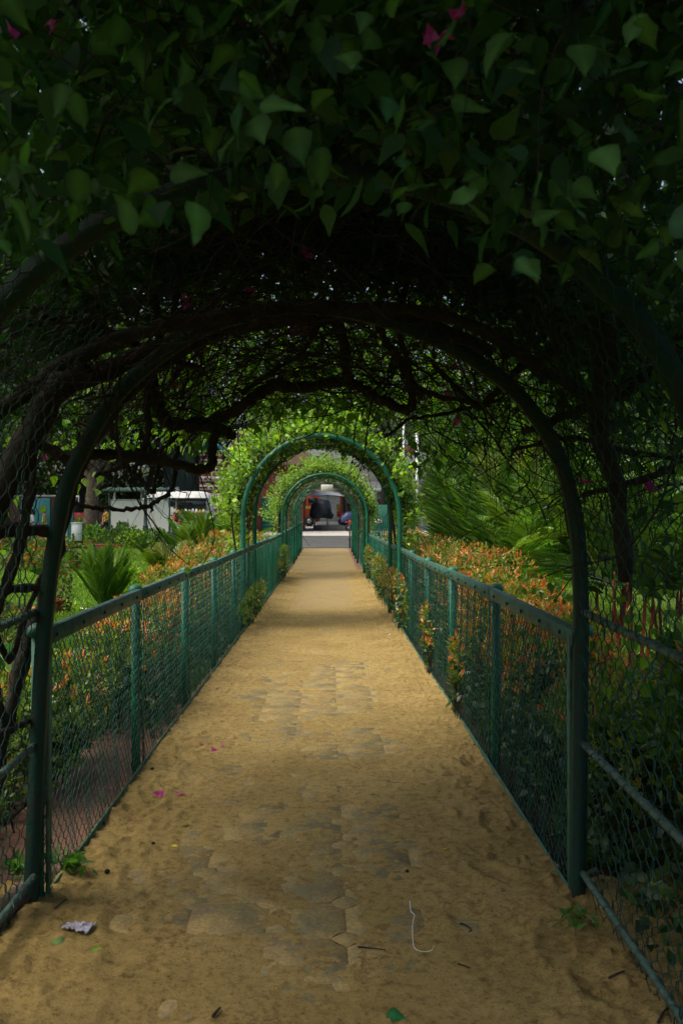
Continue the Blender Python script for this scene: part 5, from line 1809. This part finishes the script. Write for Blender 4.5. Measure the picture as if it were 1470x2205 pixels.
# tarp-covered cart
e = empty('covered_cart', (-.55, 64.2, g + .36), 'bulky cart under a dark tarpaulin on the platform past the road', 'cart')
mb = MB()
u_ = np.linspace(0, 2 * math.pi, 17)[:-1]
rings = []
for zz, rr in ((.55, .78), (.75, .86), (1.0, .86), (1.3, .8), (1.6, .68), (1.85, .45), (1.95, .05)):
    for t in u_:
        k_ = 1 + .10 * math.sin(3 * t + zz * 4) + .06 * rng.normal()
        rings.append((rr * k_ * math.cos(t), rr * k_ * .7 * math.sin(t), zz + .04 * rng.normal()))
F = [[r_ * 16 + i, r_ * 16 + (i + 1) % 16, (r_ + 1) * 16 + (i + 1) % 16, (r_ + 1) * 16 + i] for r_ in range(6) for i in range(16)]
mb.add(rings, F); mb.build('tarpaulin', M['tarp'], e, True)
for (a_, b_) in ((-.55, -.3), (.5, -.3), (-.5, .35), (.5, .35)):
    mb = MB(); chamf(mb, (a_, b_, .32), (.10, .08, .66), .01); mb.build('leg', M['concrete'], e)
mb = MB(); chamf(mb, (0, 0, .62), (1.1, .7, .08), .01); mb.build('deck', M['post_dark'], e)

e = empty('umbrella', (-.15, 66.5, g + .36), 'faded grey-blue umbrella tilted over the covered cart', 'umbrella')
mb = MB(); tube(mb, [(0, 0, 0), (.1, 0, 2.75)], .025, 6); mb.build('pole', M['metal'], e)
mb = MB()
V = [(.1, 0, 2.85)] + [(.1 + 1.5 * math.cos(t), 1.5 * math.sin(t), 2.25 + .04 * math.cos(4 * t)) for t in u_]
mb.add(V, np.array([[0, 1 + i, 1 + (i + 1) % 16] for i in range(16)])); mb.build('canopy', M['cloth_grey'], e)

# orange-red bus behind
e = empty('bus', (-3.4, 76, gz(76)), 'orange-red bus with a yellow band parked beyond the cart', 'bus')
mb = MB(); chamf(mb, (0, 0, 1.55), (5.2, 2.2, 2.3), .15); mb.build('body', M['orange'], e)
mb = MB(); chamf(mb, (0, -1.115, 1.62), (5.0, .03, .22), .01); mb.build('band', M['yellow'], e)
for k in range(5):
    mb = MB(); chamf(mb, (-2.0 + k * 1.0, -1.115, 2.2), (.8, .03, .6), .03); mb.build('window', M['glass'], e)
for xx in (-1.7, 1.7):
    wm = MB(); lathe(wm, [(.2, -.12), (.43, -.12), (.46, -.06), (.46, .1), (.2, .12)], 20, axis='y'); wo_ = wm.build('wheel', M['rubber'], e, True); wo_.location = (xx, -1.02, .46)
    rm = MB(); lathe(rm, [(.02, -.15), (.2, -.13), (.22, -.1)], 14, axis='y'); rm.build('rim', M['metal'], wo_)

e = empty('red_post', (.95, 66, g + .36), 'tall red painted post beside the covered cart', 'post')
mb = MB(); chamf(mb, (0, 0, 1.25), (.12, .12, 2.5), .01); mb.build('shaft', M['red'], e)
mb = MB(); chamf(mb, (-.2, .1, 1.35), (.3, .05, .5), .01); mb.build('yellow_plate', M['yellow'], e)
mb = MB(); chamf(mb, (-.18, .12, .85), (.32, .06, .45), .01); mb.build('red_plate', M['red'], e)


# scooters
def scooter(x, y, z, cover, label, rz=0.0):
    e = empty('scooter', (x, y, z), label, 'scooter', 'scooters parked past the road'); e.rotation_euler = (0, 0, rz)
    for xx in (-.62, .62):
        wm = MB(); lathe(wm, [(.13, -.05), (.24, -.05), (.27, 0), (.24, .05), (.13, .05)], 16, axis='y'); w_ = wm.build('wheel', M['rubber'], e, True); w_.location = (xx, 0, .27)
        rm = MB(); lathe(rm, [(.02, -.06), (.13, -.04), (.15, 0)], 12, axis='y'); rm.build('rim', M['metal'], w_)
    mb = MB(); P = spline([(-.85, 0, .62), (-.5, 0, .66), (-.1, 0, .45), (.2, 0, .34), (.45, 0, .42), (.55, 0, .85)], 4); tube(mb, P, [.05] * 3 + [.16] * 6 + [.12] * 6 + [.10] * (len(P) - 15), 8); mb.build('body', M['red'] if not cover else M['post_dark'], e, True)
    mb = MB(); tube(mb, [(-.75, 0, .80), (-.45, 0, .82), (-.1, 0, .78)], [.09, .12, .09], 8); mb.build('seat', M['rubber'], e, True)
    mb = MB(); tube(mb, [(.42, -.33, 1.02), (.5, 0, .98), (.42, .33, 1.02)], .02, 6); mb.build('handlebar', M['metal'], e)
    mb = MB(); lathe(mb, [(.09, 0), (.08, .05), (.01, .07)], 10, c=(.6, 0, .85), axis='x'); mb.build('headlight', M['lampshade'], e)
    if cover:
        mb = MB(); rr = []
        for i, t in enumerate(np.linspace(0, 1, 9)):
            xx = -.95 + 1.8 * t; hh = [.55, .82, .95, .98, .95, .98, 1.1, 1.08, .8][i]; ww = [.12, .28, .34, .36, .36, .38, .42, .36, .16][i]
            for a_ in np.linspace(-.25, math.pi + .25, 9):
                rr.append((xx + rng.normal() * .015, ww * math.cos(a_) + rng.normal() * .012, .28 + (hh - .26) * max(math.sin(a_), -.1) + rng.normal() * .015))
        F = [[r_ * 9 + i, r_ * 9 + i + 1, (r_ + 1) * 9 + i + 1, (r_ + 1) * 9 + i] for r_ in range(8) for i in range(8)]
        mb.add(rr, F); mb.build('cover', M['blue_cover'], e, True)
    return e


scooter(1.75, 62.3, g + .36, True, 'scooter under a shiny blue cover at the near edge of the platform', .3)
scooter(2.0, 60.9, gz(61), False, 'red scooter partly behind the black gate post', .15)
scooter(1.55, 65.0, g + .36, False, 'scooter half hidden between the red post and the covered one', -.2)

gb = empty('grey_building', (3.0, 100, gz(100)), 'grey building with white pillars far beyond the scooters', 'building')
wallbox('wall', 'grey_wall', gb, -7, 4.6, 0, 6, 0, 4.6)
for k in range(5): wallbox('pillar', 'white', gb, -1.5 + k * 1.7, -1.1 + k * 1.7, -.6, -.2, 0, 3.4)
for k in range(4): wallbox('window', 'glass', gb, -.9 + k * 1.7, .0 + k * 1.7, -.1, -.002, 1.2, 2.6)
wallbox('parapet', 'white', gb, -7.2, 4.8, -.7, 0, 3.45, 3.8)


# ------------------------------------------------------------------ people
def skin_mesh(joints, edges, radii, name, mat, parent, level=1):
    me = bpy.data.meshes.new(name)
    me.from_pydata(joints, edges, [])
    o = bpy.data.objects.new(name, me)
    COL.objects.link(o)
    m = o.modifiers.new('skin', 'SKIN')
    for i, r_ in enumerate(radii):
        sv = me.skin_vertices[0].data[i]
        sv.radius = (r_, r_) if np.ndim(r_) == 0 else r_
        sv.use_root = (i == 0)
    s = o.modifiers.new('sub', 'SUBSURF'); s.levels = level; s.render_levels = level
    dg = bpy.context.evaluated_depsgraph_get()
    ev = o.evaluated_get(dg)
    nm = bpy.data.meshes.new_from_object(ev)
    bpy.data.objects.remove(o)
    nm.polygons.foreach_set('use_smooth', np.ones(len(nm.polygons), bool))
    nm.materials.clear(); nm.materials.append(mat)
    q = bpy.data.objects.new(name, nm)
    COL.objects.link(q); q.parent = parent
    return q


def person(x, y, H_, rz, label, shirt, trousers, belly=0, cap=None, hair=False, sleeves=True, arms=((.05, .02), (.05, .02)), bend=0.0):
    """standing figure facing -Y before rotation; joints in fractions of the height"""
    e = empty('person', (x, y, gz(y)), label, 'person')
    e.rotation_euler = (0, 0, rz)
    J = {}
    J['pel'] = (0, 0, .52); J['wai'] = (0, -.01 - belly * .4, .60); J['che'] = (0, -.01 - bend * .3, .73); J['nek'] = (0, -.005 - bend, .83); J['hd0'] = (0, -.012 - bend * 1.2, .88); J['hd1'] = (0, -.02 - bend * 1.3, .94); J['hd2'] = (0, -.012 - bend * 1.3, .975)
    for s, nm in ((-1, 'l'), (1, 'r')):
        fx, fy = arms[0 if s < 0 else 1]
        J['sh' + nm] = (s * .105, -bend * .8, .80); J['el' + nm] = (s * (.135 + fx), fy - bend * .6, .64); J['wr' + nm] = (s * (.12 + fx * .5), -abs(fy) * 2.2 - .03 - bend, .515); J['ha' + nm] = (s * (.118 + fx * .5), -abs(fy) * 2.5 - .04 - bend, .475)
        J['hi' + nm] = (s * .05, 0, .49); J['kn' + nm] = (s * .058, -.012 * s, .28); J['an' + nm] = (s * .06, .01 + .02 * s, .045); J['to' + nm] = (s * .066, -.065 + .02 * s, .018)
    keys = list(J)
    V = [tuple(c * H_ for c in J[k]) for k in keys]
    ix = {k: i for i, k in enumerate(keys)}
    E = [('pel', 'wai'), ('wai', 'che'), ('che', 'nek'), ('nek', 'hd0'), ('hd0', 'hd1'), ('hd1', 'hd2')]
    for nm in 'lr': E += [('che', 'sh' + nm), ('sh' + nm, 'el' + nm), ('el' + nm, 'wr' + nm), ('wr' + nm, 'ha' + nm), ('pel', 'hi' + nm), ('hi' + nm, 'kn' + nm), ('kn' + nm, 'an' + nm), ('an' + nm, 'to' + nm)]
    rad = {'pel': (.08, .06), 'wai': (.07 + belly * .3, .055 + belly), 'che': (.085, .06), 'nek': .032, 'hd0': .042, 'hd1': .052, 'hd2': .035, 'sh': .038, 'el': .026, 'wr': .017, 'ha': .019, 'hi': .052, 'kn': .034, 'an': .023, 'to': .02}
    rr = [rad[k] if k in rad else rad[k[:2]] for k in keys]
    rr = [tuple(c * H_ for c in r_) if isinstance(r_, tuple) else r_ * H_ for r_ in rr]
    body = skin_mesh(V, [(ix[a], ix[b]) for a, b in E], rr, 'body', M['skin'], e)

    def part(name, ks, es, mat, grow):
        jj = {k: i for i, k in enumerate(ks)}
        r2 = [tuple(c + grow for c in rr[ix[k]]) if isinstance(rr[ix[k]], tuple) else rr[ix[k]] + grow for k in ks]
        return skin_mesh([V[ix[k]] for k in ks], [(jj[a], jj[b]) for a, b in es], r2, name, mat, e)
    part('shirt', ['wai', 'pel', 'che', 'shl', 'shr'] + (['ell', 'elr'] if sleeves else []), [('pel', 'wai'), ('wai', 'che'), ('che', 'shl'), ('che', 'shr')] + ([('shl', 'ell'), ('shr', 'elr')] if sleeves else []), shirt, .022)
    part('trousers', ['pel', 'hil', 'hir', 'knl', 'knr', 'anl', 'anr'], [('pel', 'hil'), ('pel', 'hir'), ('hil', 'knl'), ('hir', 'knr'), ('knl', 'anl'), ('knr', 'anr')], trousers, .02)
    hc = np.array(V[ix['hd1']])
    # nose, ears, hair or cap
    mb = MB(); lathe(mb, [(.001, -.03), (.014, -.012), (.008, .01), (.001, .02)], 6, c=tuple(hc + [0, -.062 * H_, -.01])); mb.build('nose', M['skin'], e, True)
    for s in (-1, 1):
        mb = MB(); lathe(mb, [(.001, -.03), (.014, -.01), (.016, .012), (.001, .03)], 6, c=tuple(hc + [s * .054 * H_, .0, -.01])); mb.build('ear', M['skin'], e, True)
        mb = MB(); lathe(mb, [(.001, -.008), (.010, 0), (.001, .008)], 6, c=tuple(hc + [s * .022 * H_, -.050 * H_, .008])); mb.build('eye', M['hair'], e, True)
    top = MB()
    pr = [(.064 * H_, -.012), (.067 * H_, .03), (.055 * H_, .075), (.03 * H_, .10), (.001, .105)]
    lathe(top, pr, 14, c=tuple(hc + [0, .008, .0]))
    if cap:
        chamf(top, tuple(hc + [0, -.085 * H_, .012]), (.10 * H_, .07 * H_, .012), .005)
    top.build('cap' if cap else 'hair', cap if cap else M['hair'], e, True)
    if hair:
        mb = MB(); tube(mb, [tuple(hc + [0, .045 * H_, .04]), tuple(hc + [0, .065 * H_, -.08]), tuple(hc + [0, .055 * H_, -.2])], [.05 * H_, .045 * H_, .02 * H_], 8); mb.build('hair', M['hair'], e, True)
    for nm, s in (('l', -1), ('r', 1)):
        hb = np.array(V[ix['ha' + nm]])
        mb = MB()
        for k_, (ox, ll_) in enumerate(((-.028, .062), (-.010, .075), (.009, .070), (.026, .055))):
            tube(mb, [hb + [0, ox, -.02], hb + [0, ox * 1.1, -.02 - ll_ * .6], hb + [-s * .02, ox * 1.1, -.02 - ll_]], [.010, .009, .006], 6)
        tube(mb, [hb + [0, -.03, .0], hb + [-s * .01, -.055, -.03], hb + [-s * .015, -.058, -.055]], [.011, .010, .007], 6)
        mb.build('fingers', M['skin'], e, True)
    return e


px_ = lambda px, d: (px - 708) * d / F_PX
person(px_(227, 43), 43.3, 1.80, R(-62), 'stout man in a yellow shirt and pale cap standing at the white counter', M['cloth_yellow'], M['denim'], belly=.032, cap=M['cloth_white'], arms=((.02, .02), (.02, .05)))
person(px_(465, 46), 45.6, 1.74, R(70), 'man in a grey shirt and grey cap walking behind the van', M['cloth_grey'], M['cloth_grey'], cap=M['cloth_grey'], bend=.02)
person(px_(100, 40), 40.0, 1.74, R(-80), 'person in a sleeveless lime green top raising a hand to the face', M['cloth_lime'], M['denim'], hair=False, sleeves=False, arms=((.02, .04), (.03, .06)))
person(px_(83, 40), 39.4, 1.66, R(-75), 'woman in a white and dark top with long dark hair, walking left', M['cloth_white'], M['cloth_white'], hair=True, arms=((.06, .04), (.06, .05)))

# ------------------------------------------------------------------ litter and small things on the path
def sz(x, y):
    return float(sand_z(np.array([x]), np.array([y]))[0])


def ground_pt(px, py):
    d_ = F_PX * EYE / (py - 1110)
    x_ = (px - 708) * d_ / F_PX
    for _ in range(3):
        z_ = max(sz(x_, d_), gz(d_))
        d_ = F_PX * (EYE - z_) / (py - 1110); x_ = (px - 708) * d_ / F_PX
    return x_, d_, max(sz(x_, d_), gz(d_))


_f = MB()
for k in range(3):
    a_ = k * 2.1
    scatter(_f, LEAF_V * [1.3, 1, 1], LEAF_F, [(0, 0, .004)], [(math.cos(a_), math.sin(a_), .25)], [(0, 0, 1)], [.024], pick_col(1, PINK))
fallen_me = _f.mesh('fallen_flower', M['petal'])
FW = [(345, 1705, 1.3, 'bright pink bract, the biggest on the sand by the left fence'), (390, 1710, 1.0, 'pale faded bract just right of the biggest pink one'), (434, 1604, .8, 'small pink bract, leftmost of the trio midway along the sand'),
      (460, 1615, .9, 'pink bract in the middle of the trio midway along the sand'), (479, 1607, .7, 'dark dried bract at the right end of the trio'), (545, 1552, .7, 'lone small pink bract near the path centre'),
      (470, 1483, .7, 'far pink bract beside the left fence'), (233, 1679, 1.1, 'pink bract lying on the brick edging outside the left fence')]
for (a_, b_, s_, lab) in FW:
    x_, y_, z_ = ground_pt(a_, b_)
    if a_ == 233: z_ = .0
    o = mk('fallen_bract', fallen_me, None, (x_, y_, z_ + .003), (rng.normal() * .3, rng.normal() * .3, rng.rand() * 6), (s_ * 1.35,) * 3)
    tag(o, lab, 'flower', 'fallen pink flowers')


def small_leaf(px, py, size, cols, label, mat='fresh', cat='leaf'):
    x_, y_, z_ = ground_pt(px, py)
    m_ = leaf_detail(cols, M[mat], 'fallen_leaf')[0]
    o = mk('fallen_leaf', m_, None, (x_, y_, z_ + .006), (rng.normal() * .2, rng.normal() * .2, rng.rand() * 6), (size,) * 3)
    tag(o, label, cat, 'fallen leaves on the sand')


YL = [(.45, .36, .03)]
small_leaf(118, 2022, .085, [(.14, .24, .09)], 'pale green leaf lying below the crumpled wrapper')
small_leaf(832, 2185, .075, [(.02, .12, .04)], 'dark green heart leaf at the very bottom of the path')
small_leaf(380, 1818, .05, YL, 'yellow leaf beside the dark seed on the left of the path')
small_leaf(656, 1596, .035, YL, 'small yellow leaf near the middle of the path')
small_leaf(405, 1777, .05, [(.12, .17, .05)], 'thin green leaf between the pink bract and the yellow leaf')
small_leaf(966, 1829, .03, YL, 'tiny yellow-green leaf right of the bare tiles')
small_leaf(378, 1697, .035, [(.10, .16, .03)], 'small green leaf just right of the bright pink bract')
small_leaf(200, 2045, .04, [(.12, .2, .03)], 'tiny green sprout leaf right of the pale green leaf')
small_leaf(978, 1653, .03, [(.12, .2, .03)], 'small green leaf on the sand halfway to the right fence')
small_leaf(840, 1368, .06, [(.4, .38, .3)], 'pale dry scrap at the right edge far along the path')
small_leaf(305, 1672, .04, [(.25, .25, .05)], 'yellowish leaf against the left bottom rail')
for (a_, b_, s_, lab) in ((332, 1816, .010, 'round dark seed left of the yellow leaf'), (234, 1880, .013, 'round brown seed beside the weed sprig'), (876, 1878, .009, 'tiny black seed on the right of the bare tiles'), (330, 1655, .011, 'dark crumb by the left bottom rail')):
    x_, y_, z_ = ground_pt(a_, b_)
    mb = MB(); lathe(mb, [(.001, -s_ * .8), (s_ * .8, -s_ * .4), (s_, 0), (s_ * .75, s_ * .5), (.001, s_ * .8)], 8)
    o = mb.build('seed', M['bark'], smooth=True); o.location = (x_, y_, z_ + s_ * .6); tag(o, lab, 'seed', 'seeds on the sand')


def stick(pts, r, label, mat='bark', cat='twig', name='fallen_twig'):
    P = []
    for (a_, b_) in pts:
        x_, y_, z_ = ground_pt(a_, b_); P.append((x_, y_, z_ + r * 1.6))
    mb = MB(); P = spline(P, 5); tube(mb, P, np.linspace(r, r * .6, len(P)), 5)
    tag(mb.build(name, M[mat], smooth=True, origin=tuple(P[0])), label, cat, 'bits of twig and string on the sand')


stick([(990, 1992), (1002, 1996), (1014, 2006), (1010, 2010)], .004, 'dark hooked twig on the sand toward the right fence')
stick([(770, 2040), (800, 2043), (830, 2047)], .003, 'straight thin twig lying across the bare tile joint')
stick([(985, 2078), (1000, 2083), (1012, 2088)], .003, 'short dark twig on the sand low on the right')
stick([(122, 1952), (140, 1938), (148, 1932)], .0025, 'thin twig slanting on the sand near the left arch leg')
stick([(882, 1940), (884, 1962), (892, 1972), (888, 1990), (889, 2030), (895, 2045), (915, 2050), (930, 2046), (933, 2038)], .0014, 'thin white string wriggling over the tiles', 'white', 'string', 'string')
stick([(460, 2190), (468, 2180), (475, 2172)], .006, 'dark scrap at the bottom of the path left of centre')
stick([(1310, 2110), (1330, 2103), (1345, 2098)], .004, 'thin grey stick in the sand at the lower right')
stick([(1418, 2204), (1430, 2190), (1442, 2180)], .005, 'forked stick lying under the low pipe')

# crumpled wrapper
x_, y_, z_ = ground_pt(171, 1999)
mb = MB()
nx_, ny_ = 12, 6
V = []
for j in range(ny_):
    for i in range(nx_):
        u_2 = i / (nx_ - 1); v_2 = j / (ny_ - 1)
        wid = .022 + .018 * u_2
        V.append((-.055 + .11 * u_2, (v_2 - .5) * 2 * wid, .006 + abs(rng.normal()) * .007))
F = [[j * nx_ + i, j * nx_ + i + 1, (j + 1) * nx_ + i + 1, (j + 1) * nx_ + i] for j in range(ny_ - 1) for i in range(nx_ - 1)]
mb.add(V, F); o = mb.build('wrapper', M['petal_paper']); o.location = (x_, y_, z_ + .003); o.rotation_euler = (0, 0, -.25)
tag(o, 'crumpled silvery plastic wrapper dropped on the sand', 'litter')

# sprig of weed at the left fence end, weeds at the right post
def weed(px, py, tips, label, n=9, s=(.05, .08)):
    x_, y_, z_ = ground_pt(px, py)
    e = empty('weed', (x_, y_, z_), label, 'weed', 'weeds at the fence feet')
    st_, lfb = MB(), MB()
    for (tx_, ty_) in tips:
        bx, by, bz = ground_pt(tx_, ty_)
        P = spline([(0, 0, 0), ((bx - x_) * .4, (by - y_) * .4, .05), (bx - x_, by - y_, bz - z_ + .03)], 5)
        tube(st_, P, .0022, 4)
        k = rng.randint(0, len(P) - 1, n)
        A = rdir(n, .25); A[:, :2] += unit(np.array([[bx - x_, by - y_]])) * .5
        scatter(lfb, LEAF_V * [.7, 1, 1], LEAF_F, P[k] + rng.normal(size=(n, 3)) * .004, A, rdir(n, 1), rng.uniform(s[0], s[1], n), pick_col(n, [(.06, .16, .03), (.08, .2, .04)]))
    st_.build('stem', M['cane'], e, kind='stuff'); lfb.build('foliage', M['fresh'], e, kind='stuff')


weed(140, 1872, [(215, 1895), (175, 1862), (110, 1850), (190, 1885)], 'bright sprig of weed creeping onto the sand at the left fence end', 10)
weed(60, 1880, [(20, 1890), (95, 1840), (30, 1860)], 'small weeds outside the left arch leg', 9)
weed(1245, 1995, [(1220, 1990), (1260, 2010), (1200, 2010), (1290, 2015), (1235, 2035)], 'small green weeds in the shade at the foot of the right arch leg', 7, (.03, .05))
weed(1390, 1960, [(1360, 1975), (1420, 1960), (1400, 1930)], 'pale weeds under the netting beyond the low pipe', 7, (.04, .07))
mb = MB(); P = [(-1.30, 1.6, .05), (-1.32, 2.4, .06), (-1.24, 3.1, .07), (-1.2, 3.5, .05)]
tube(mb, spline(P, 5), .045, 8, wob=.2)
tag(mb.build('wooden_kerb', M['bark_pale'], smooth=True), 'weathered log kerb holding the sand outside the left arch leg', 'log')
